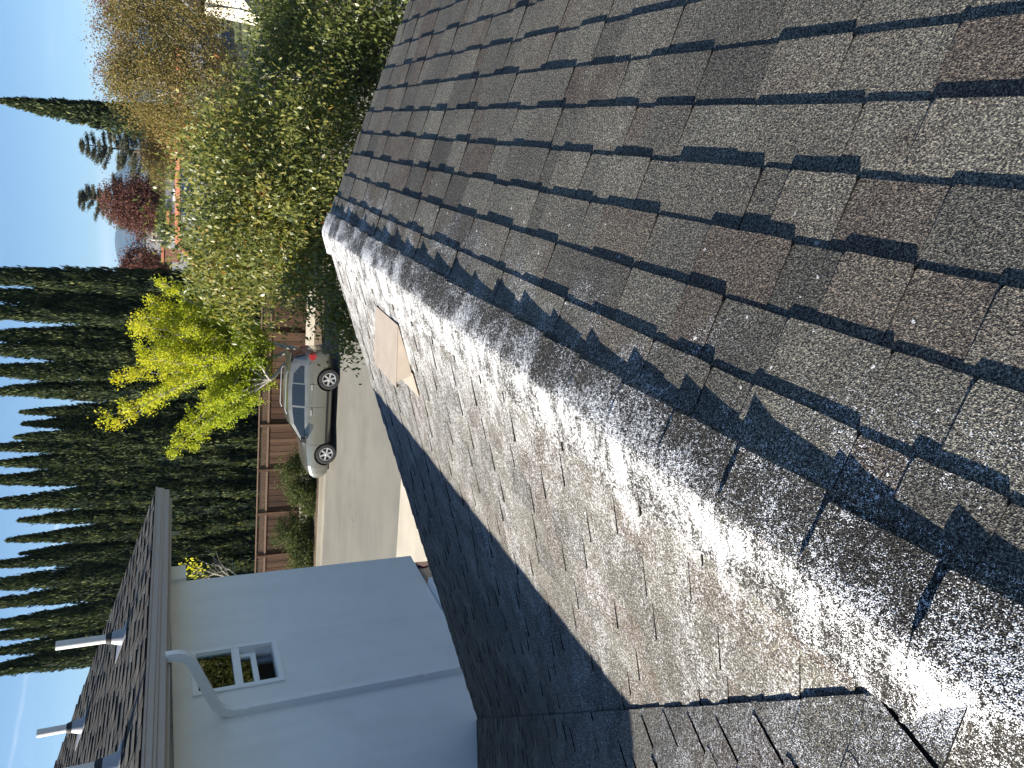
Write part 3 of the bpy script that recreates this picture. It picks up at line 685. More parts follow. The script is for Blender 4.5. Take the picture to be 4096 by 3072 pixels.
for k in range(K0, K1 + 1):
    fplace('post', post_me, fe0 + k * SP, N_FENCE - 0.03, FZ, R_.uniform(0.5, 0.95))
    if k < K1:
        e = fe0 + k * SP + 0.05
        fplace('rail', rail_me, e, N_FENCE - 0.015, FZ + FH - LAT - 0.04); fplace('cap_rail', cap_me, fe0 + k * SP - 0.01, N_FENCE, FZ + FH); fplace('kick_board', kick_me, e, N_FENCE - 0.005, FZ, R_.uniform(0.2, 0.6))
        nb = 13; tone0 = R_.uniform(0.2, 0.6)
        for j in range(nb):
            if -7 <= k <= 5 or j % 1 == 0: fplace('board', R_.choice(board_me), fe0 + k * SP + 0.05 + (SP - 0.1) * (j + 0.5) / nb, N_FENCE + 0.012 + (0.004 if j % 2 else -0.004), FZ + 0.075, min(1, max(0, tone0 + R_.uniform(-0.3, 0.3))))
        lt = MB(); W, H = SP - 0.1, LAT - 0.07
        for sgn in (1, -1):
            x = -H
            while x < W:
                a, b = max(x, 0), min(x + H, W)
                if b > a + 0.02:
                    za, zb = (a - x), (b - x)
                    if sgn < 0: za, zb = H - za, H - zb
                    p0, p1 = E(e + a, N_FENCE + 0.012 * sgn, FZ + FH - LAT + 0.03 + za), E(e + b, N_FENCE + 0.012 * sgn, FZ + FH - LAT + 0.03 + zb)
                    d = (p1 - p0).normalized(); up = d.cross(NV).normalized()
                    lt.boxa((p0 + p1) / 2, (p1 - p0) / 2, up * 0.015, NV * 0.005)
                x += 0.105
        tag(lt.build('lattice', M['lattice'], fence), kind='stuff')

# ------------------------------------------------------------------ cars
def car_paint(name, c, metal=0.6):
    t = mat(name); n = t.noise(t.obj(), 900, 1); d = t.noise(t.obj(), 3, 4)
    col = t.mix(t.m('MULTIPLY', n, 0.25), c, tuple(min(1, x * 1.5) for x in c))
    col = t.mix(t.smooth(d, 0.45, 0.75, 0.0, 0.06), col, (0.28, 0.25, 0.2))
    principled(t, color=col, rough=t.m('MULTIPLY_ADD', d, 0.2, 0.22), metal=metal, spec=0.5, coat=0.8, coat_rough=0.05); return t.mat
M['silver'] = car_paint('silver_green_car_paint', (0.225, 0.225, 0.20), 0.75)
M['navy'] = car_paint('navy_car_paint', (0.010, 0.020, 0.055), 0.3)
M['carglass'] = glassmat('tinted_car_glass', (0.012, 0.016, 0.018))
M['tyre'] = simple('tyre_rubber', (0.020, 0.020, 0.021), 0.8, vary=0.25, scale=20)
M['alloy'] = simple('alloy_wheel', (0.62, 0.62, 0.62), 0.32, metal=0.75, vary=0.08)
M['blackplastic'] = simple('black_plastic', (0.018, 0.018, 0.019), 0.55)
M['redlens'] = simple('red_lamp_lens', (0.33, 0.012, 0.014), 0.12, spec=0.6, coat=0.6)
M['clearlens'] = simple('clear_lamp_lens', (0.55, 0.56, 0.55), 0.1, spec=0.7, coat=0.8)
M['plate'] = simple('licence_plate', (0.7, 0.7, 0.68), 0.4)
KX = [2.24, 2.19, 2.05, 1.8, 1.2, 1.02, 0.28, -0.2, -0.9, -1.5, -1.8, -1.96, -2.06, -2.16, -2.21]
KZB = [0.46, 0.36, 0.28, 0.24, 0.24, 0.24, 0.24, 0.24, 0.24, 0.26, 0.29, 0.32, 0.34, 0.38, 0.46]
KBL = [0.60, 0.74, 0.87, 0.95, 1.035, 1.05, 1.075, 1.09, 1.11, 1.13, 1.14, 1.12, 1.08, 0.96, 0.80]
KZR = [0.64, 0.79, 0.925, 1.005, 1.09, 1.125, 1.57, 1.65, 1.675, 1.645, 1.585, 1.50, 1.16, 0.99, 0.83]
KWR = [0.50, 0.58, 0.66, 0.71, 0.74, 0.735, 0.60, 0.60, 0.605, 0.60, 0.585, 0.57, 0.70, 0.68, 0.60]
KK = [0.74, 0.84, 0.93, 0.98, 1.0, 1.0, 1.0, 1.0, 1.0, 1.0, 0.985, 0.97, 0.955, 0.93, 0.86]
def sect(x):
    f = lambda K: float(np.interp(-x, [-q for q in KX], K))
    zb, bl, zr_, wr_, k = f(KZB), f(KBL), f(KZR), f(KWR), f(KK)
    return [(0, zb), (0.76 * k, zb), (0.865 * k, zb + 0.10), (0.895 * k, zb + 0.20), (0.912 * k, zb + (bl - zb) * 0.62), (0.90 * k, zb + (bl - zb) * 0.86), (0.872 * k, bl), (wr_ + 0.02, max(bl + 0.004, zr_ - 0.085)), (wr_ - 0.03, max(bl + 0.008, zr_ - 0.03)), (wr_ - 0.16, zr_), (0, zr_ + 0.012)]
def pt(x, i, v, out=0.006):
    s = sect(x); (y0, z0), (y1, z1) = s[i], s[i + 1]; y, z = y0 + (y1 - y0) * v, z0 + (z1 - z0) * v
    d = math.hypot(y1 - y0, z1 - z0) or 1; return (x, y + (z1 - z0) / d * out, z - (y1 - y0) / d * out)
def panel(i, x0, x1, v0, v1, nx=8, nv=3, taper=None, out=0.006, side=1):
    mb = MB(); vs = []
    for a in range(nx + 1):
        for b in range(nv + 1):
            x = x0 + (x1 - x0) * a / nx; vv = v0 + (v1 - v0) * b / nv
            if taper: x = x0 + (x1 - x0) * a / nx; vv = v0 + (min(v1, taper(x)) - v0) * b / nv
            p = pt(x, i, vv, out); vs.append((p[0], p[1] * side, p[2]))
    mb.add(vs, [(a * (nv + 1) + b, (a + 1) * (nv + 1) + b, (a + 1) * (nv + 1) + b + 1, a * (nv + 1) + b + 1) for a in range(nx) for b in range(nv)]); return mb
def make_car(name, paint, loc, rz, label, cat='car', group=None):
    root = empty(name, loc, rz); tag(root, label, cat, group)
    def part(nm, mb, m, parent=root, smooth=True):
        me = mb.mesh(nm, m, smooth); o = link(nm, me, parent, True); return o
    xs = sorted(set([round(x, 3) for x in np.linspace(-2.21, 2.24, 60)] + KX), reverse=True); vs = []; ns = 20
    for x in xs:
        s = sect(x); ring = [(x, y, z) for y, z in s] + [(x, -y, z) for y, z in s[-2:0:-1]]
        vs += ring
    n = len(xs); fs = [(a * ns + b, a * ns + (b + 1) % ns, (a + 1) * ns + (b + 1) % ns, (a + 1) * ns + b) for a in range(n - 1) for b in range(ns)]
    fs += [tuple(range(ns))[::-1], tuple(range((n - 1) * ns, n * ns))]
    me = MB().add(vs, fs).mesh('body', paint, False); body = link('body', me, root, True)
    cut = MB()
    for wx in (1.33, -1.29):
        for s_ in (1, -1): cut.lathe([(0.001, 0.50 * s_), (0.405, 0.50 * s_), (0.405, 1.2 * s_), (0.001, 1.2 * s_)], (wx, 0, 0.37), 'Y', 36)
    cme = cut.mesh('arch', M['blackplastic']); co = link('arch_cutter', cme)
    bm2 = bmesh.new(); bm2.from_mesh(cme); bmesh.ops.remove_doubles(bm2, verts=bm2.verts, dist=0.004); bmesh.ops.recalc_face_normals(bm2, faces=bm2.faces); bm2.to_mesh(cme); bm2.free()
    md = body.modifiers.new('arches', 'BOOLEAN'); md.operation = 'DIFFERENCE'; md.object = co; md.solver = 'EXACT'
    try: md.material_mode = 'TRANSFER'
    except Exception: pass
    bpy.context.view_layer.update(); co.matrix_world = Matrix.Translation(loc) @ Matrix.Rotation(rz, 4, 'Z'); bpy.context.view_layer.update()
    ev = bpy.data.meshes.new_from_object(body.evaluated_get(bpy.context.evaluated_depsgraph_get()))
    body.modifiers.clear(); body.data = ev; bpy.data.objects.remove(co)
    ev.polygons.foreach_set('use_smooth', [True] * len(ev.polygons)); ev.set_sharp_from_angle(angle=math.radians(28))
    for sd_ in (1, -1):
        part('side_window', panel(6, 0.86, -0.30, 0.10, 0.86, taper=lambda x: 0.86, side=sd_), M['carglass'])
        part('side_window', panel(6, -0.37, -1.10, 0.08, 0.88, side=sd_), M['carglass'])
        part('side_window', panel(6, -1.15, -1.74, 0.12, 0.86, taper=lambda x: 0.86 - max(0, (-x - 1.45)) * 1.5, side=sd_), M['carglass'])
        for x in (0.98, -0.335, -1.13):
            part('door_seam', MB().add([pt(x + a, 4, v, 0.003)[:1] + (pt(x + a, 4, v, 0.003)[1] * sd_, pt(x + a, 4, v, 0.003)[2]) for a in (-0.005, 0.005) for v in (0, 1)] + [(pt(x + a, 3, v, 0.003)[0], pt(x + a, 3, v, 0.003)[1] * sd_, pt(x + a, 3, v, 0.003)[2]) for a in (-0.005, 0.005) for v in (0, 1)], [(0, 1, 3, 2), (4, 5, 7, 6)]), M['blackplastic'])
        part('sill_trim', panel(2, 0.93, -0.88, 0.1, 0.9, out=0.012, side=sd_), M['blackplastic'])
        for x in (-0.16, -1.02): part('door_handle', MB().boxa((x, 0.915 * sd_, 0.93), (0.095, 0, 0), (0, 0.018, 0), (0, 0, 0.016)), M['alloy'])
        mr = MB(); mr.prism([(0.86, 0.92 * sd_, 1.08), (0.70, 0.92 * sd_, 1.08), (0.68, 0.92 * sd_, 1.25), (0.80, 0.92 * sd_, 1.23)], (0, 0.17 * sd_, 0.01)); part('mirror', mr, M['blackplastic'])
        part('roof_rail', MB().tube([(-1.5, 0.53 * sd_, 1.66), (-1.4, 0.54 * sd_, 1.715), (-0.2, 0.55 * sd_, 1.72), (-0.05, 0.55 * sd_, 1.665)], 0.016, 8), M['alloy'])
        hl = panel(5, 2.10, 1.72, 0.05, 1.0, out=0.008, side=sd_); part('headlight', hl, M['clearlens'])
        tl = MB(); prof = [(0.0, 1.06), (0.10, 1.05), (0.20, 0.97), (0.17, 0.87), (0.04, 0.80), (0.0, 0.82)]
        a = [(-2.13 + dx, (0.87 - 0.3 * max(0, 0.06 - dx)) * sd_, z) for dx, z in prof]; b = [(x, y + 0.016 * sd_, z) for x, y, z in a]
        tl.prism(a, (0.0, 0.03 * sd_, 0)); t1 = part('taillight', tl, M['redlens'])
        tl = MB().prism([(-2.10, 0.88 * sd_, 1.05), (-2.16, 0.83 * sd_, 0.83), (-2.16, 0.66 * sd_, 0.85), (-2.10, 0.70 * sd_, 1.03)], (-0.045, 0, 0)); part('taillight', tl, M['redlens'])
        part('reflector', MB().boxa((-2.16, 0.74 * sd_, 0.60), (0.03, 0, 0), (0, 0.055, 0), (0, 0, 0.035)), M['redlens'])
        for wx in (1.33, -1.29):
            w = part('wheel', MB().lathe([(0.20, -0.10), (0.25, -0.105), (0.335, -0.10), (0.36, -0.06), (0.362, 0.0), (0.36, 0.06), (0.335, 0.10), (0.25, 0.105), (0.232, 0.09), (0.232, -0.09)], k=40, axis='Y'), M['tyre'])
            w.location = (wx, 0.79 * sd_, 0.362)
            rim = MB(); rim.lathe([(0.235, 0.085 * sd_), (0.222, 0.105 * sd_), (0.205, 0.10 * sd_), (0.20, 0.04 * sd_), (0.236, 0.02 * sd_)], k=40, axis='Y')
            for q in range(6):
                an = q * math.pi / 3 + 0.2; c, s_ = math.cos(an), math.sin(an)
                rim.boxa((c * 0.125, 0.088 * sd_, s_ * 0.125), (c * 0.095, 0, s_ * 0.095), (-s_ * 0.030, 0, c * 0.030), (0, 0.012, 0))
            rim.lathe([(0.001, 0.112 * sd_), (0.045, 0.108 * sd_), (0.06, 0.09 * sd_), (0.06, 0.05 * sd_)], k=20, axis='Y')
            part('rim', rim, M['alloy'], w); part('brake_disc', MB().lathe([(0.001, 0.03 * sd_), (0.19, 0.03 * sd_), (0.19, 0.01 * sd_), (0.001, 0.01 * sd_)], k=24, axis='Y'), M['blackplastic'], w)
    def topglass(nm, x0, x1, ins):
        mb = MB(); vs = []; N = 8
        for a in range(N + 1):
            x = x0 + (x1 - x0) * a / N; s = sect(x)
            row = [(s[7][0] - ins, s[7][1] + (s[8][1] - s[7][1]) * 0.4), s[8], s[9], s[10]]; row = [(-y, z) for y, z in row] + [(y, z) for y, z in row[-2::-1]]
            vs += [(x, y, z + 0.007) for y, z in row]
        mb.add(vs, [(a * 7 + b, (a + 1) * 7 + b, (a + 1) * 7 + b + 1, a * 7 + b + 1) for a in range(N) for b in range(6)]); part(nm, mb, M['carglass'])
    topglass('windscreen', 0.34, 0.98, 0.05)
    rg = MB(); rg.prism([(-1.985, 0.52, 1.455), (-2.085, 0.62, 1.135), (-2.085, -0.62, 1.135), (-1.985, -0.52, 1.455)], (-0.03, 0, 0.004)); part('rear_window', rg, M['carglass'])
    sp = MB(); sp.prism([(-1.82, 0.56, 1.60), (-2.12, 0.50, 1.555), (-2.12, -0.50, 1.555), (-1.82, -0.56, 1.60)], (0, 0, 0.035)); part('spoiler', sp, paint)
    part('brake_light', MB().boxa((-2.125, 0, 1.565), (0.006, 0, 0), (0, 0.16, 0), (0, 0, 0.012)), M['redlens'])
    part('number_plate', MB().boxa((-2.19, 0, 0.86), (0.012, 0, 0), (0, 0.16, 0), (0, 0, 0.08)), M['plate'])
    part('grille', MB().boxa((2.225, 0, 0.63), (0.03, 0, 0), (0, 0.36, 0), (0, 0, 0.07)), M['blackplastic'])
    part('underbody', MB().box(-1.9, 1.95, -0.66, 0.66, 0.19, 0.30), M['blackplastic'])
    return root
make_car('parked_car', M['silver'], E(-5.98, 24.70, 0.006), math.atan2(-EV.y, -EV.x), 'silver compact SUV parked at the kerb before the timber fence', 'car')
cb = G(-8.35, 9.2); cb.z = 0.008
make_car('parked_car', M['navy'], cb, math.atan2(-RV.y, -RV.x), 'dark blue car with red tail lamp on the driveway beside the white wing', 'car')

# ------------------------------------------------------------------ trees
def limb(mb, p0, p1, r0, r1, bend=0.12, k=7, n=6, rnd=R_):
    p0, p1 = Vector(p0), Vector(p1); d = p1 - p0; off = Vector((rnd.uniform(-1, 1), rnd.uniform(-1, 1), rnd.uniform(0.2, 1))) * d.length * bend
    pts = [p0 + d * t + off * math.sin(math.pi * t) + Vector((rnd.uniform(-1, 1), rnd.uniform(-1, 1), rnd.uniform(-1, 1))) * d.length * 0.02 * (0 < t < 1) for t in [i / n for i in range(n + 1)]]
    mb.tube(pts, [r0 + (r1 - r0) * i / n for i in range(n + 1)], k); return pts
def cloud(blobs, per, spread, rng, shell=0.55, flat=1.0):
    """Leaf centres: clusters scattered through ellipsoids. blobs: (centre, radii, clusters)."""
    C, T, K = [], [], []
    for c, rad, nc in blobs:
        u = unit(rng.normal(size=(nc, 3))); rr = (shell + (1 - shell) * rng.random(nc)) ** 0.8; rr *= 0.82 + 0.36 * rng.random(nc)
        cc = np.array(c) + u * rr[:, None] * np.array(rad); K.append(cc)
        for q in cc:
            m = rng.poisson(per); sp = spread * rng.uniform(0.6, 1.4)
            C.append(q + rng.normal(size=(m, 3)) * np.array((sp, sp, sp * flat))); T.append(np.full(m, rng.random()))
    return np.concatenate(C), np.concatenate(T), np.concatenate(K)
def leafy_tree(name, label, cat, base, blobs, per, spread, Lf, Wf, m, bark_m, tr, group=None, seed=1, droop=0.3, shell=0.5, flat=0.8, limbs=26, fork=0.35, tint_lo=0.0, tint_hi=1.0, twig=0.0):
    rng = np.random.default_rng(seed); rnd = random.Random(seed); base = Vector(base)
    root = empty(name, base); tag(root, label, cat, group)
    C, T, K = cloud(blobs, per, spread, rng, shell, flat); n = len(C)
    U = rng.normal(size=(n, 3)); U[:, 2] -= droop * 2
    V = rng.normal(size=(n, 3)); 
    tint = np.clip(0.55 * T + 0.45 * rng.random(n), 0, 1); tint = tint_lo + (tint_hi - tint_lo) * tint
    me = leaf_mesh('crown', C, U, Lf * rng.uniform(0.7, 1.25, n), Wf * rng.uniform(0.7, 1.2, n), tint, m, V=V, rng=rng)
    link('crown', me, root)
    mb = MB(); ctr = Vector(np.mean([b[0] for b in blobs], axis=0)); hf = base.lerp(Vector((ctr.x * 0.5 + base.x * 0.5, ctr.y * 0.5 + base.y * 0.5, ctr.z)), fork)
    hf.z = base.z + (ctr.z - base.z) * max(fork, 0.3)
    limb(mb, base - Vector((0, 0, 0.1)), hf, tr * 1.25, tr * 0.8, 0.03, 9)
    for b in blobs:
        p = limb(mb, hf, Vector(b[0]), tr * 0.55, tr * 0.2, 0.12, 7)
        sel = K[np.argsort(np.linalg.norm(K - np.array(b[0]), axis=1))][:: max(1, b[2] // max(1, limbs // len(blobs)))][: limbs // len(blobs) + 1]
        for q in sel: limb(mb, p[rnd.randrange(2, len(p))], Vector(q), tr * 0.16, tr * 0.035, 0.10, 5, 5)
    mb.build('trunk', bark_m, root, smooth=True); return root

# row of Italian cypresses behind the fence: five grown shapes, copied with their own height and girth
def cypress_mesh(seed, H=11.0, R=0.52, tufts=520):
    rng = np.random.default_rng(seed)
    def prof(t): return R * np.minimum(1, (t / 0.10) ** 0.6) * np.clip((1 - t) / 0.55, 0, 1) ** 0.74 * (1 + 0.0 * t)
    ph = rng.uniform(0, 6.28, 4)
    def rad(t, a): return prof(t) * (1 + 0.10 * np.sin(3 * a + ph[0] + 5 * t) + 0.08 * np.sin(5 * a + ph[1] - 9 * t) + 0.07 * np.sin(2 * a + 14 * t + ph[2]))
    C, U, Lg, Wd, Ti = [], [], [], [], []
    t0 = rng.random(tufts) ** 0.9 * 0.985 + 0.005; a0 = rng.uniform(0, 6.283, tufts)
    for t, a in zip(t0, a0):
        m = 30; ln = rng.uniform(0.45, 1.1); tw = rng.uniform(0.06, 0.13); bulge = rng.uniform(-0.08, 0.22); h = rng.random(m)
        tt = np.clip(t + (h - 0.3) * ln / H, 0.004, 0.998); out = rad(tt, a) * (0.74 + 0.26 * np.sin(np.pi * np.clip(h, 0, 1)) ** 0.7 + bulge * h)
        aa = a + rng.normal(size=m) * tw / np.maximum(out, 0.12) * (1 - 0.6 * h)
        o2 = out + rng.normal(size=m) * 0.03
        C.append(np.stack([np.cos(aa) * o2, np.sin(aa) * o2, tt * H], 1))
        u = np.stack([np.cos(aa) * 0.35, np.sin(aa) * 0.35, np.ones(m) * 1.1], 1) + rng.normal(size=(m, 3)) * 0.22; U.append(u)
        Lg.append(rng.uniform(0.10, 0.22, m)); Wd.append(rng.uniform(0.03, 0.06, m)); Ti.append(np.clip(0.05 + 0.62 * h + rng.normal() * 0.18 + rng.normal(size=m) * 0.12, 0, 1))  # tint climbs from tuft base to tip: shadow gaps and lit highlights painted in
    # tip plume
    m = 160; h = rng.random(m); C.append(np.stack([rng.normal(size=m) * 0.05 * (1.1 - h), rng.normal(size=m) * 0.05 * (1.1 - h), H * (0.955 + 0.05 * h)], 1)); U.append(np.array((0, 0, 1.0)) + rng.normal(size=(m, 3)) * 0.2); Lg.append(np.full(m, 0.16)); Wd.append(np.full(m, 0.035)); Ti.append(np.full(m, 0.6))
    # dark inner body of dense foliage
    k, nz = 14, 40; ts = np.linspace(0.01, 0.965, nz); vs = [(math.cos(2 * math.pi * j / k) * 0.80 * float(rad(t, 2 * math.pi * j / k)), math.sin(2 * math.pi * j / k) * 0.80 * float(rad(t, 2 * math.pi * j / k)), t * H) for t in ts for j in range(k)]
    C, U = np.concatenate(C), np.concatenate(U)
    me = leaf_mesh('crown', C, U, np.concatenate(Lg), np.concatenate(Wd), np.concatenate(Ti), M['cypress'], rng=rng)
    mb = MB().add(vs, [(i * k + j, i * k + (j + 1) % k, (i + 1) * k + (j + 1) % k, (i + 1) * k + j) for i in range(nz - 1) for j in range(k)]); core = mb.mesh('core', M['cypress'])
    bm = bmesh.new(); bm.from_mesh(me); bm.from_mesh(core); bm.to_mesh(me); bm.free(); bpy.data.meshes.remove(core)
    return me
cyp = [cypress_mesh(s) for s in (1, 2, 3, 4, 5, 6)]
cyp_trunk = MB().tube([(0, 0, -0.1), (0.02, 0, 2), (0, 0.02, 6), (0, 0, 9.5)], [0.14, 0.12, 0.08, 0.02], 8).mesh('trunk', M['bark'], True)
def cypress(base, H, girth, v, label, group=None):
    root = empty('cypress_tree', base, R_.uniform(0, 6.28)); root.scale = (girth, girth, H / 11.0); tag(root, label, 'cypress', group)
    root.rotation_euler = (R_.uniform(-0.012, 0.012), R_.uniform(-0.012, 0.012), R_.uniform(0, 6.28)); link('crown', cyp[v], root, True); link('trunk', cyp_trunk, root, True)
NC = 31.4
tips = [(-420, 1080), (-330, 1158), (-360, 1230), (-210, 1330), (-230, 1408), (-180, 1480), (-95, 1556), (82, 1640), (90, 1692), (62, 1748), (-60, 1804), (-40, 1858), (-120, 1920), (-150, 2008), (74, 2088), (30, 2150), (80, 2208), (-90, 2262), (-170, 2348), (-200, 2420), (-110, 2500), (-160, 2550), (-60, 2612), (-190, 2690)]
for i, (x, y) in enumerate(tips):
    p = hit_n(x, y, NC + R_.uniform(-0.15, 0.15)); H = p.z - 0.1
    lab = 'tall slim Italian cypress in the dense row behind the timber fence'; g = 'Italian cypresses in a row behind the fence'
    lab = ('tall Italian cypress directly behind the yellow ginkgo crown' if i < 7 else 'shorter Italian cypress showing its whole tip beside the ginkgo outer branches' if i < 10 else
           'tall Italian cypress between the ginkgo branches and the upper gutter end' if i < 14 else 'shorter Italian cypress showing its whole tip above the upper gutter end' if i < 17 else 'tall Italian cypress rising over the upper shingle roof')
    if i == 0: lab, g2 = 'Italian cypress at the end of the row, beside the red-leaved tree', g
    if i == len(tips) - 1: lab = 'Italian cypress at the open end of the row, above the upper shingle roof'
    cypress(Vector((p.x, p.y, 0.1)), H, R_.uniform(0.88, 1.12) * (1.12 if i in (0, len(tips) - 1) else 1), i % 6, lab, g)
p = hit_n(-8, 392, 37); cypress(Vector((p.x, p.y, 0)), p.z, 1.45, 2, 'lone tall cypress rising above the olive-brown trees')

# yellow ginkgo by the kerb
def ginkgo():
    n0 = 27.4; base = hit_ground(1292, 1392, 0.11); n0 = base.dot(NV)
    root = empty('ginkgo_tree', base); tag(root, 'yellow-green ginkgo with spreading pale limbs before the cypress row', 'tree')
    rng = np.random.default_rng(9); rnd = random.Random(9); mb = MB()
    def W(x, y, dn=0.0): return hit_n(x, y, n0 + dn)
    fork = W(1205, 1405); limb(mb, base - Vector((0, 0, 0.1)), fork, 0.16, 0.12, 0.02, 9)
    hubs = [W(1080, 1520, -0.5), W(1060, 1440, 0.5), W(1080, 1370, 0.1)]
    for h in hubs: limb(mb, fork, h, 0.085, 0.06, 0.05, 8)
    up = [(425, 1668), (470, 1700), (478, 1512), (520, 1640), (590, 1590), (640, 1568), (545, 1500), (560, 1395), (562, 1318), (620, 1250), (640, 1128), (700, 1160), (740, 1240), (650, 1440), (700, 1350), (760, 1430), (830, 1280), (850, 1380), (690, 1540), (600, 1440)]
    lo = [(690, 1812), (705, 1770), (770, 1788), (740, 1715), (830, 1700), (885, 1690), (975, 1650), (1000, 1590), (1045, 1505), (890, 1600), (820, 1610), (950, 1560), (900, 1480), (1030, 1440), (880, 1360), (960, 1360), (980, 1440), (800, 1500), (930, 1280), (1040, 1350)]
    up += [(rnd.uniform(540, 820), rnd.uniform(1180, 1480)) for _ in range(16)]; lo += [(rnd.uniform(790, 1040), rnd.uniform(1300, 1620)) for _ in range(16)]
    C, U, T = [], [], []
    for (x, y), grp in [(q, 0) for q in up] + [(q, 1) for q in lo]:
        dn = rnd.uniform(-1.5, 1.5); tip = W(x, y, dn); hub = hubs[1 if grp == 0 else rnd.choice((0, 0, 2))]
        if y < 1300: hub = hubs[2]
        pts = limb(mb, hub, tip, 0.035, 0.008, 0.07, 6, 9, rnd)
        ln = (tip - hub).length; ct = rnd.random()
        for j, p in enumerate(pts):
            f = j / (len(pts) - 1)
            if f < 0.30: continue
            for q in range(int(3 + 4 * f)):
                m = rng.poisson(21); off = np.array(Vector((rnd.gauss(0, 1), rnd.gauss(0, 1), rnd.gauss(0, 0.8)))) * 0.23 * (1.2 - 0.75 * f)
                cc = np.array(p) + off; C.append(cc + rng.normal(size=(m, 3)) * 0.085); U.append(rng.normal(size=(m, 3)) + np.array((0, 0, -0.3)))
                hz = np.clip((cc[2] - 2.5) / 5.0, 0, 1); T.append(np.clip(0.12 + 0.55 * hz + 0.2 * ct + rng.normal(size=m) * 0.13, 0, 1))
                if rnd.random() < 0.35: limb(mb, p, Vector(cc), 0.006, 0.003, 0.05, 4, 2, rnd)
    C, U, T = np.concatenate(C), np.concatenate(U), np.concatenate(T); n = len(C)
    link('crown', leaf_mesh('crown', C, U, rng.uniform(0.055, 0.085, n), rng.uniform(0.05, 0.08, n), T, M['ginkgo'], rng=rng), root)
    mb.build('trunk', M['bark_pale'], root, smooth=True)
ginkgo()

def W(x, y, depth): return Vector((0, 0, EYE)) + ray(x, y) * depth
# broadleaf trees in the front yard, just beyond the far rake
b1 = [((W(920, 800, 10.6)), (1.5, 1.3, 1.0), 150), (W(1060, 1045, 10.4), (1.05, 1.2, 1.15), 130), (W(1080, 760, 10.2), (1.5, 1.3, 1.2), 160), (W(1290, 960, 9.6), (1.10, 1.1, 0.9), 120), (W(1420, 1285, 9.9), (0.48, 0.6, 0.34), 40), (W(960, 560, 11.0), (1.0, 1.0, 0.75), 80), (W(1280, 640, 9.8), (1.3, 1.1, 0.9), 110), (W(890, 1010, 11.2), (0.8, 0.9, 0.55), 60)]
t1 = W(1200, 850, 10.4); t1.z = 0.01
leafy_tree('broadleaf_tree', 'glossy yellow-green broadleaf tree just beyond the dusted ridge', 'tree', t1, b1, 46, 0.17, 0.082, 0.036, M['pear'], M['bark'], 0.11, seed=21, droop=0.7, shell=0.35, limbs=64, tint_lo=0.10, group='broadleaf trees in the front yard')  # sunlit half of the crown; sun put in by raising the leaf tint
b2 = [(W(1180, 330, 11.6), (1.15, 1.2, 1.0), 110), (W(1330, 120, 11.2), (1.3, 1.2, 1.1), 120), (W(1420, 330, 10.2), (1.2, 1.0, 0.8), 100), (W(1150, 120, 12.4), (0.9, 1.0, 0.8), 60), (W(1500, 60, 10.2), (1.2, 1.0, 0.8), 90), (W(1250, -250, 11.4), (1.4, 1.2, 1.2), 80)]
t2 = W(1300, 180, 11.2); t2.z = 0.01
leafy_tree('broadleaf_tree', 'shaded half of the broadleaf tree, shade tinted into its leaves, beyond the charcoal shingle rake', 'tree', t2, b2, 42, 0.17, 0.082, 0.036, M['pear'], M['bark'], 0.10, seed=22, droop=0.7, shell=0.35, limbs=60, tint_lo=0.0, tint_hi=0.75, group='broadleaf trees in the front yard')  # shaded half of the crown; shade painted by capping the leaf tint

# olive-brown tree and others across the street
b3 = [(W(560, 140, 25.5), (1.9, 1.8, 1.5), 190), (W(640, 380, 25), (1.7, 1.7, 1.5), 170), (W(800, 200, 25), (2.0, 1.8, 1.4), 180), (W(830, 440, 25), (1.4, 1.5, 1.2), 110), (W(490, 330, 25.5), (1.0, 1.2, 0.8), 70), (W(600, -60, 26), (1.8, 1.8, 1.6), 120)]
t3 = W(900, 260, 25.3); t3.z = 0.05
leafy_tree('birch_tree', 'olive-brown fine-leaved tree with pale limbs across the street', 'tree', t3, b3, 44, 0.26, 0.085, 0.05, M['olive'], M['bark_pale'], 0.16, seed=31, droop=0.5, shell=0.3, limbs=110)
b4 = [(W(660, 520, 29), (0.9, 1.0, 1.0), 80), (W(760, 570, 28), (0.9, 1.0, 1.0), 90), (W(620, 600, 30), (0.6, 0.8, 0.7), 40)]
t4 = W(860, 545, 28.5); t4.z = 0.05
leafy_tree('birch_tree', 'tan-orange fine-leaved tree below the lone cypress', 'tree', t4, b4, 40, 0.20, 0.085, 0.05, M['orange'], M['bark_pale'], 0.10, seed=32, droop=0.4, shell=0.3, limbs=60)
b5 = [(W(470, 90, 40), (2.6, 2, 1.3), 90), (W(470, 280, 40), (2.4, 2, 1.2), 80), (W(440, -40, 40), (2, 2, 1.2), 60)]
t5 = W(700, 150, 40); t5.z = 0
leafy_tree('maple_tree', 'sparse rust-red tree top behind the olive-brown tree', 'tree', t5, b5, 26, 0.3, 0.11, 0.08, M['red'], M['bark'], 0.2, seed=33, shell=0.3, limbs=60, tint_lo=0.3)
b6 = [(W(490, 820, 62), (2.1, 2, 1.9), 190), (W(565, 870, 62), (1.9, 2, 1.7), 160), (W(560, 780, 62), (1.9, 2, 1.8), 160), (W(610, 830, 62), (2.0, 2, 1.0), 100)]
t6 = W(680, 830, 62); t6.z = 0
leafy_tree('maple_tree', 'full round dark red tree in front of the conifer', 'tree', t6, b6, 34, 0.30, 0.16, 0.11, M['red'], M['bark'], 0.22, seed=34, shell=0.3, limbs=50)
b7 = [(W(560, 1050, 55), (1.4, 1.4, 1.3), 110), (W(620, 1080, 55), (1.4, 1.4, 1.0), 90), (W(520, 1090, 55), (1.0, 1.0, 0.8), 50)]
t7 = W(700, 1060, 55); t7.z = 0
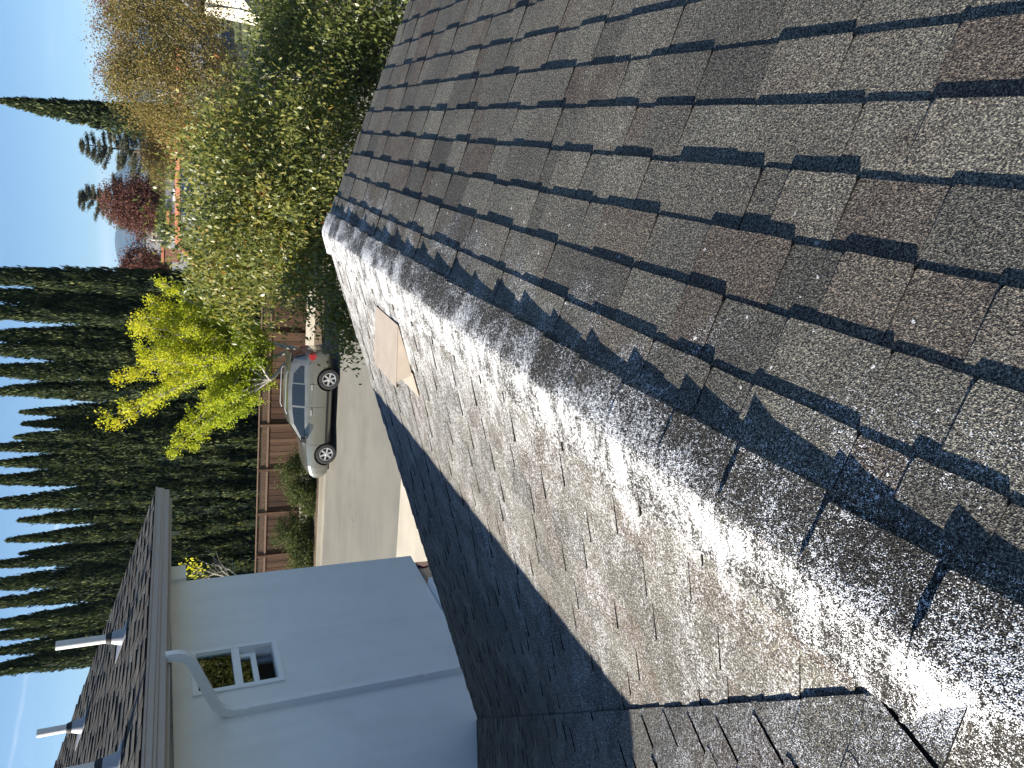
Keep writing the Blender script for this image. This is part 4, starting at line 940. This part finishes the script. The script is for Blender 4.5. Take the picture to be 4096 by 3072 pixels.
leafy_tree('maple_tree', 'smaller red tree against the end of the cypress row', 'tree', t7, b7, 34, 0.26, 0.15, 0.10, M['red'], M['bark'], 0.18, seed=35, shell=0.3, limbs=40, tint_lo=0.15)
b8 = [(W(660, 890, 52), (1.5, 1.2, 0.6), 70), (W(670, 830, 54), (1.0, 1.2, 0.5), 40)]
t8 = W(700, 880, 52); t8.z = 0
leafy_tree('shrub_tree', 'dark green rounded tree beside the brick chimney', 'tree', t8, b8, 34, 0.22, 0.12, 0.08, M['shrub'], M['bark'], 0.14, seed=36, shell=0.3, limbs=20, tint_lo=0.2)
b9 = [(W(620, 650, 50), (1.4, 1.2, 0.9), 80), (W(640, 700, 50), (1.2, 1.2, 0.8), 60), (W(680, 640, 46), (1.2, 1.2, 0.6), 50)]
t9 = W(700, 660, 50); t9.z = 0
leafy_tree('birch_tree', 'small olive tree with white stems above the tiled ridge', 'tree', t9, b9, 30, 0.25, 0.10, 0.06, M['olive'], M['bark_pale'], 0.12, seed=37, shell=0.3, limbs=40)

def conifer(label, top, base_z, rad, seed, depth_label=None):
    rng = np.random.default_rng(seed); rnd = random.Random(seed); base = Vector((top.x, top.y, 0)); H = top.z
    root = empty('conifer_tree', base); tag(root, label, 'conifer', 'distant conifers with open layered boughs')
    mb = MB(); mb.tube([base, base.lerp(top, 0.5), top], [0.28, 0.16, 0.03], 8); C, U, T = [], [], []
    z = base_z
    while z < H:
        f = (z - base_z) / (H - base_z)
        for _ in range(rnd.choice((3, 4, 5))):
            a = rnd.uniform(0, 6.283); ln = rad * (1 - f) ** 0.55 * rnd.uniform(0.55, 1.15) + 0.15
            tip = Vector((top.x + math.cos(a) * ln, top.y + math.sin(a) * ln, z + ln * rnd.uniform(0.0, 0.35) - 0.1)); p0 = Vector((top.x, top.y, z))
            mb.tube([p0, p0.lerp(tip, 0.5), tip], [0.05, 0.03, 0.01], 5); ct = rnd.random()
            for q in range(int(10 + ln * 11)):
                t = rnd.uniform(0.25, 1.0); c = np.array(p0.lerp(tip, t)); m = 14; C.append(c + rng.normal(size=(m, 3)) * np.array((0.20, 0.20, 0.09))); U.append(rng.normal(size=(m, 3)) + np.array((math.cos(a), math.sin(a), 0.5))); T.append(np.clip(0.3 * ct + 0.7 * rng.random(m), 0, 1))
        z += rnd.uniform(0.28, 0.62)
    C, U, T = np.concatenate(C), np.concatenate(U), np.concatenate(T); n = len(C)
    link('crown', leaf_mesh('crown', C, U, rng.uniform(0.12, 0.28, n), rng.uniform(0.04, 0.08, n), T, M['conifer'], rng=rng), root); mb.build('trunk', M['bark'], root, smooth=True)
conifer('grey-green conifer rising behind the round dark red tree', W(305, 790, 80), 5.5, 4.2, 41)
conifer('thin grey-green conifer half hidden by the lone cypress', W(312, 575, 72), 5.0, 3.6, 42)

# shrubs along the far kerb and pavement
def shrub(label, x, y, n, rad, m, seed, cnt=70, group='low shrubs in the kerb planting strip'):
    c = hit_n(x, y, n); base = Vector((c.x, c.y, 0.11)); c.z = 0.11 + rad[2] * 0.72
    leafy_tree('shrub', label, 'shrub', base, [(c, rad, cnt), (c + EV * rad[0] * 0.55 - Vector((0, 0, rad[2] * 0.2)), tuple(v * 0.7 for v in rad), cnt // 2), (c - EV * rad[0] * 0.6 - Vector((0, 0, rad[2] * 0.25)), tuple(v * 0.65 for v in rad), cnt // 2)], 34, 0.09, 0.07, 0.03, m, M['bark'], 0.03, group=group, seed=seed, droop=-0.4, shell=0.3, limbs=18)
shrub('spreading dark juniper in front of the silver car', 1235, 1905, 26.9, (1.0, 0.66, 0.92), M['shrub'], 51, 190)
shrub('low juniper by the kerb ahead of the silver car', 1275, 1985, 26.6, (0.6, 0.5, 0.5), M['shrub'], 52, 110)
shrub('tall leafy shrub at the kerb opposite the white wall', 1220, 2125, 27.0, (0.72, 0.6, 0.92), M['shrub'], 53, 160)
shrub('spreading shrub by the kerb close to the white wall corner', 1260, 2215, 26.7, (0.95, 0.6, 0.62), M['shrub'], 54, 150)

# bare twiggy shrub with a few yellow leaves beside the wing
def twigs():
    top0 = W(790, 2372, 13.0); c = Vector((top0.x, top0.y, 0.0)); root = empty('bare_shrub', c); tag(root, 'bare pale twigs with a few yellow leaves beside the white wing', 'shrub')
    rnd = random.Random(3); rng = np.random.default_rng(3); mb = MB(); C = []
    top = W(790, 2372, 13.0)
    limb(mb, c, Vector((top.x, top.y, top.z - 1.0)), 0.05, 0.03, 0.03, 7); h = Vector((top.x, top.y, top.z - 1.0))
    for i in range(12):
        q = h + Vector((rnd.uniform(-0.45, 0.55), rnd.uniform(-0.4, 0.4), rnd.uniform(0.4, 1.15))); p = limb(mb, h, q, 0.016, 0.004, 0.12, 5)
        for j in range(4): limb(mb, p[rnd.randrange(2, 6)], q + Vector((rnd.uniform(-0.3, 0.3), rnd.uniform(-0.3, 0.3), rnd.uniform(-0.2, 0.3))), 0.006, 0.003, 0.08, 4, 4)
        if i % 3 == 0: C.append(np.array(q) + rng.normal(size=(40, 3)) * 0.10)
    C = np.concatenate(C); n = len(C); link('crown', leaf_mesh('crown', C, rng.normal(size=(n, 3)), 0.06, 0.045, np.full(n, 0.7), M['ginkgo'], rng=rng), root); mb.build('trunk', M['bark_pale'], root, smooth=True)
twigs()

# ------------------------------------------------------------------ houses beyond
M['slate'] = simple('grey_shingle', (0.17, 0.175, 0.18), 0.9, vary=0.2, scale=2)
M['terracotta'] = simple('terracotta_tile', (0.46, 0.17, 0.10), 0.8, vary=0.18, scale=3)
M['bluepanel'] = glassmat('dark_blue_panel_glass', (0.010, 0.016, 0.040), 0.12)
M['brick'] = simple('red_brick', (0.21, 0.095, 0.068), 0.9, vary=0.25, scale=4)
M['cream'] = simple('cream_stucco', (0.62, 0.57, 0.47), 0.9, vary=0.08)
M['greywall'] = simple('grey_siding', (0.30, 0.31, 0.32), 0.85, vary=0.08)
M['brownwall'] = simple('brown_siding', (0.24, 0.18, 0.14), 0.85, vary=0.1)
def eb(mb, e0, e1, n0, n1, z0, z1): return mb.boxa(E((e0 + e1) / 2, (n0 + n1) / 2, (z0 + z1) / 2), EV * ((e1 - e0) / 2), NV * ((n1 - n0) / 2), Vector((0, 0, (z1 - z0) / 2)))
def far_house(name, label, e0, e1, n_ridge, half, z_ridge, pitch, wall_m, roof_m, courses=True, windows=(), ridge_tiles=False, hip_left=0.0):
    ze = z_ridge - half * pitch; root = empty(name, E((e0 + e1) / 2, n_ridge)); tag(root, label, 'house', 'houses beyond the street')
    w = MB(); eb(w, e0 + 0.4 + hip_left * 0.9, e1 - 0.4, n_ridge - half + 0.5, n_ridge + half - 0.5, 0, ze - 0.02); w.build('wall', wall_m, root)
    er = e0 + hip_left
    for sg in (-1, 1):
        q = MB(); n1 = n_ridge + sg * half
        q.prism([E(er, n_ridge, z_ridge), E(e1, n_ridge, z_ridge), E(e1, n1, ze), E(e0, n1, ze)], (0, 0, -0.14)); rf = q.build('roof', roof_m, root)
        if courses and sg < 0:
            c = MB(); k = 0; st = 0.26
            while k * st < half - 0.1:
                f0, f1 = k * st / half, min(1, (k * st + st + 0.02) / half); nn0, nn1 = n_ridge - half * f0, n_ridge - half * f1; z0, z1 = z_ridge - half * pitch * f0, z_ridge - half * pitch * f1
                a0, a1 = er + (e0 - er) * f0, er + (e0 - er) * f1
                c.prism([E(a0, nn0, z0 + 0.006), E(e1, nn0, z0 + 0.006), E(e1, nn1, z1 + 0.05), E(a1, nn1, z1 + 0.05)], (0, 0, -0.03)); k += 1
            tag(c.build('shingle_courses', roof_m, rf), kind='stuff')
    if hip_left:
        q = MB(); q.prism([E(er, n_ridge, z_ridge), E(e0, n_ridge - half, ze), E(e0, n_ridge + half, ze)], (0, 0, -0.14)); q.build('roof', roof_m, root)
    g = MB(); g.prism([E(e1 - 0.42, n_ridge - half + .5, ze - 0.03), E(e1 - 0.42, n_ridge, z_ridge - 0.16), E(e1 - 0.42, n_ridge + half - .5, ze - 0.03)], EV * -0.2); g.build('gable_wall', wall_m, root)
    if ridge_tiles:
        tm = MB(); k = 8; prof = [(math.cos(math.pi * j / k), math.sin(math.pi * j / k)) for j in range(k + 1)]
        tm.prism([(0, x * 0.17, y * 0.15 - 0.03) for x, y in prof], (0.36, 0, 0)); tm.v = [(x, y * (1.0 if x < 0.1 else 0.86), z * (1.0 if x < 0.1 else 0.9)) for x, y, z in tm.v]
        me = tm.mesh('ridge_tile', M['terracotta'], True)
        def row(p, q):
            L_ = (q - p).length; d = (q - p).normalized(); m = Matrix((d, Vector((0, 0, 1)).cross(d).normalized(), d.cross(Vector((0, 0, 1)).cross(d).normalized()))).transposed().to_4x4()
            for i in range(int(L_ / 0.32)):
                o = bpy.data.objects.new('ridge_tile', me); COL.objects.link(o); o.parent = root; o.matrix_parent_inverse = world_of(root).inverted(); mm = m.copy(); mm.translation = p + d * (i * 0.32) + Vector((0, 0, 0.05 + 0.01 * (i % 2))); o.matrix_basis = mm
        row(E(er, n_ridge, z_ridge), E(e1, n_ridge, z_ridge)); row(E(er, n_ridge - 0.24, z_ridge - 0.24 * pitch + 0.01), E(e1, n_ridge - 0.24, z_ridge - 0.24 * pitch + 0.01))
        if hip_left: row(E(er, n_ridge, z_ridge), E(e0, n_ridge - half, ze)); row(E(er + 0.25, n_ridge - 0.25, z_ridge - 0.1), E(e0 + 0.3, n_ridge - half, ze))
    for (we0, we1, wz0_, wz1_) in windows:
        f = MB(); eb(f, we0, we1, n_ridge - half + 0.44, n_ridge - half + 0.49, wz0_, wz1_); wn = f.build('window', M['white'], root)
        f = MB(); eb(f, we0 + 0.08, we1 - 0.08, n_ridge - half + 0.425, n_ridge - half + 0.438, wz0_ + 0.08, wz1_ - 0.08); f.build('pane', M['carglass'], wn)
        f = MB(); eb(f, (we0 + we1) / 2 - 0.03, (we0 + we1) / 2 + 0.03, n_ridge - half + 0.41, n_ridge - half + 0.424, wz0_ + 0.08, wz1_ - 0.08); f.build('mullion', M['white'], wn)
    return root, ze
nA = 42.0; pa = hit_n(703, 1075, nA); pb_ = hit_n(706, 520, nA); zA = (pa.z + pb_.z) / 2 - 0.12
hA, zeA = far_house('distant_house', 'single-storey house with grey shingles, terracotta ridge tiles and dark blue panels', pa.dot(EV) - 1.0, pb_.dot(EV) + 4.0, nA, 5.5, zA, 0.36, M['cream'], M['slate'], ridge_tiles=True, hip_left=2.4, windows=[(pa.dot(EV) + 3, pa.dot(EV) + 4.6, 0.9, 2.1), (pa.dot(EV) + 7, pa.dot(EV) + 8.6, 0.9, 2.1)])
pan0 = hit_n(718, 862, nA - 0.9).dot(EV); pan1 = hit_n(718, 588, nA - 0.9).dot(EV)
for i in range(4):  # dark blue band below the ridge tiles, made of glassy panels
    e0_, e1_ = pan0 + (pan1 - pan0) * i / 4 + 0.02, pan0 + (pan1 - pan0) * (i + 1) / 4 - 0.03
    q = MB(); z0, z1 = zA - 0.55 * 0.36 + 0.10, zA - 1.75 * 0.36 + 0.12
    q.prism([E(e0_, nA - 0.55, z0), E(e1_, nA - 0.55, z0), E(e1_, nA - 1.75, z1), E(e0_, nA - 1.75, z1)], (0, 0, -0.045)); sp_ = q.build('dark_blue_panel', M['bluepanel'], hA)
    fr = MB()
    for a in (0.0, 0.48, 0.97): fr.prism([E(e0_ + (e1_ - e0_) * a, nA - 0.55, z0 + 0.012), E(e0_ + (e1_ - e0_) * a + 0.03, nA - 0.55, z0 + 0.012), E(e0_ + (e1_ - e0_) * a + 0.03, nA - 1.75, z1 + 0.012), E(e0_ + (e1_ - e0_) * a, nA - 1.75, z1 + 0.012)], (0, 0, -0.008))
    fr.build('panel_frame', M['alloy'], sp_)
def chimney(e, n, w, z0, z1, parent):
    c = MB(); eb(c, e - w, e + w, n - w, n + w, z0, z1); ch = c.build('chimney', M['brick'], parent)
    c = MB(); eb(c, e - w - 0.06, e + w + 0.06, n - w - 0.06, n + w + 0.06, z1 + 0.002, z1 + 0.14); c.build('chimney_cap', M['terracotta'], ch)
cz = hit_n(677, 874, nA + 2); chimney(cz.dot(EV), nA + 2, 0.33, zA - 1.2, cz.z, hA)
nB = 60.0; q0, q1 = hit_n(663, 880, nB), hit_n(663, 700, nB)
hB, _ = far_house('distant_house', 'low house with plain grey shingle roof behind the tiled ridge', q0.dot(EV) - 0.5, q1.dot(EV) + 0.5, nB, 5.0, q0.z, 0.30, M['brownwall'], M['slate'], courses=True)
v_ = MB(); vc = hit_n(678, 778, nB - 2.2); eb(v_, vc.dot(EV) - 0.4, vc.dot(EV) + 0.4, nB - 2.4, nB - 2.0, q0.z - 0.8, q0.z - 0.45); v_.build('roof_vent', M['white'], hB)
nC_ = 75.0; g0, g1 = hit_n(600, 1010, nC_), hit_n(600, 905, nC_); zc = g0.z + 0.3
wa, wb = hit_n(606, 962, nC_ - 3.6), hit_n(642, 938, nC_ - 3.6)
far_house('distant_house', 'grey two-storey house with a white window between the red trees', g0.dot(EV), g1.dot(EV), nC_, 4.0, zc, 0.28, M['greywall'], M['slate'], courses=False, windows=[(wa.dot(EV), wb.dot(EV) + 0.3, wb.z, wa.z)])
nD = 50.0; d0, d1 = hit_n(664, 1095, nD), hit_n(664, 1000, nD)
hD, _ = far_house('distant_house', 'brown house with brick chimney beside the smaller red tree', d0.dot(EV) - 1.5, d1.dot(EV), nD, 4.0, d0.z - 0.35, 0.30, M['brownwall'], M['slate'], courses=False)
ck = hit_n(655, 1018, nD - 1); chimney(ck.dot(EV), nD - 1, 0.4, 2, ck.z, hD)
hE, _ = far_house('distant_house', 'cream stucco house showing through the shade-tinted green leaves', 12.5, 27.0, 46.0, 6.0, 5.0, 0.32, M['cream'], M['slate'], windows=[(15, 16.8, 0.8, 2.2), (20, 21.8, 0.8, 2.2)])
ut = empty('utility_pole', hit_n(700, 955, 66).xy.to_3d()); tag(ut, 'thin pale pole standing beside the grey two-storey house', 'pole')
pt_ = hit_n(520, 950, 66); MB().tube([Vector((pt_.x, pt_.y, 0)), Vector((pt_.x, pt_.y, pt_.z - 1.5))], [0.10, 0.07], 8).build('pole_shaft', M['bark_pale'], ut)
MB().boxa(Vector((pt_.x, pt_.y, pt_.z - 1.9)), EV * 0.9, NV * 0.05, Vector((0, 0, 0.06))).build('cross_arm', M['bark_pale'], ut)

# far trees filling the distance
rf_ = random.Random(77); kinds = [('shrub', 'dark green'), ('olive', 'olive'), ('red', 'rust-red'), ('conifer', 'grey-green')]
spots = [(640, 1000, 95, 2.4, 3, 'below the smaller red tree'), (600, 1030, 110, 2.5, 0, 'between the two red trees'), (610, 920, 100, 2.6, 3, 'behind the grey two-storey house'), (625, 730, 90, 2.4, 0, 'between the two conifers'), (600, 660, 105, 2.8, 2, 'between the two conifers'), (640, 560, 85, 2.2, 1, 'under the thin conifer'), (620, 470, 80, 3.0, 0, 'behind the foot of the lone cypress'), (610, 300, 85, 3.2, 1, 'far behind the olive-brown tree'), (630, 100, 80, 3.2, 0, 'far behind the olive-brown tree'), (650, 1110, 90, 2.2, 0, 'behind the end of the cypress row'), (590, 590, 120, 2.6, 3, 'behind the thin conifer'), (640, 790, 120, 2.8, 1, 'behind the full round red tree'), (650, 200, 60, 2.6, 0, 'close behind the olive-brown tree'), (680, 20, 56, 2.6, 1, 'beside the cream stucco house')]
for i, (x, y, dpt, rad, kd, where) in enumerate(spots):
    c = W(x, y, dpt); b = Vector((c.x, c.y, 0)); zc_ = max(c.z - rad * 0.2, 1.6); blobs = [((c.x + rf_.uniform(-1, 1), c.y, zc_ * f), (rad, rad, rad * 0.75), 60) for f in (0.62, 1.0)]
    leafy_tree('distant_tree', 'distant %s tree %s' % (kinds[kd][1], where), 'tree', b, blobs, 22, 0.42, 0.26, 0.18, M[kinds[kd][0]], M['bark'], 0.18, group='distant trees below the hills', seed=100 + i, shell=0.3, limbs=10)

# hills on the skyline
def hills():
    M['hill'] = ground_mat('hill_scrub', (0.028, 0.040, 0.024), (0.055, 0.058, 0.032), 0.012, bump=0.5, fine=0.05, gran=0.3)
    nx, ny = 320, 26; xs = np.linspace(-4600, 6600, nx); ys = np.linspace(0, 1, ny); rng = np.random.default_rng(4); vs = []
    ph = rng.uniform(0, 6.28, 12)
    for j, t in enumerate(ys):
        for x in xs:
            h = 218 + 30 * math.sin(x / 620 + ph[0]) + 14 * math.sin(x / 230 + ph[1]) + 6 * math.sin(x / 61 + ph[2]) + 2.5 * math.sin(x / 23 + ph[3] + 9 * t) + rng.uniform(-1.2, 1.2)
            pr_ = math.sin(min(1, t / 0.75) * math.pi / 2) ** 1.3 if t < 0.75 else 1.0
            vs.append((x, 4300 + 1200 * t + 60 * math.sin(x / 230 + ph[4]) * (1 - t), -2 + (h + 6 * math.sin(x / 37 + 8 * t + ph[5])) * pr_))
    o = MB().add(vs, [(j * nx + i, j * nx + i + 1, (j + 1) * nx + i + 1, (j + 1) * nx + i) for j in range(ny - 1) for i in range(nx - 1)]).build('hills', M['hill'], smooth=True); tag(o, kind='structure')
hills()

# air: thin even haze round the whole place
t = mat('thin_haze'); pvn = t.n.new('ShaderNodeVolumePrincipled'); pvn.inputs['Color'].default_value = (0.38, 0.62, 1.0, 1); pvn.inputs['Density'].default_value = 0.00009; pvn.inputs['Anisotropy'].default_value = 0.1
t.l.new(pvn.outputs[0], t.out.inputs['Volume'])
hz = MB().box(-8800, 8800, -2900, 8800, -1.5, 290).build('haze', t.mat); tag(hz, kind='stuff')
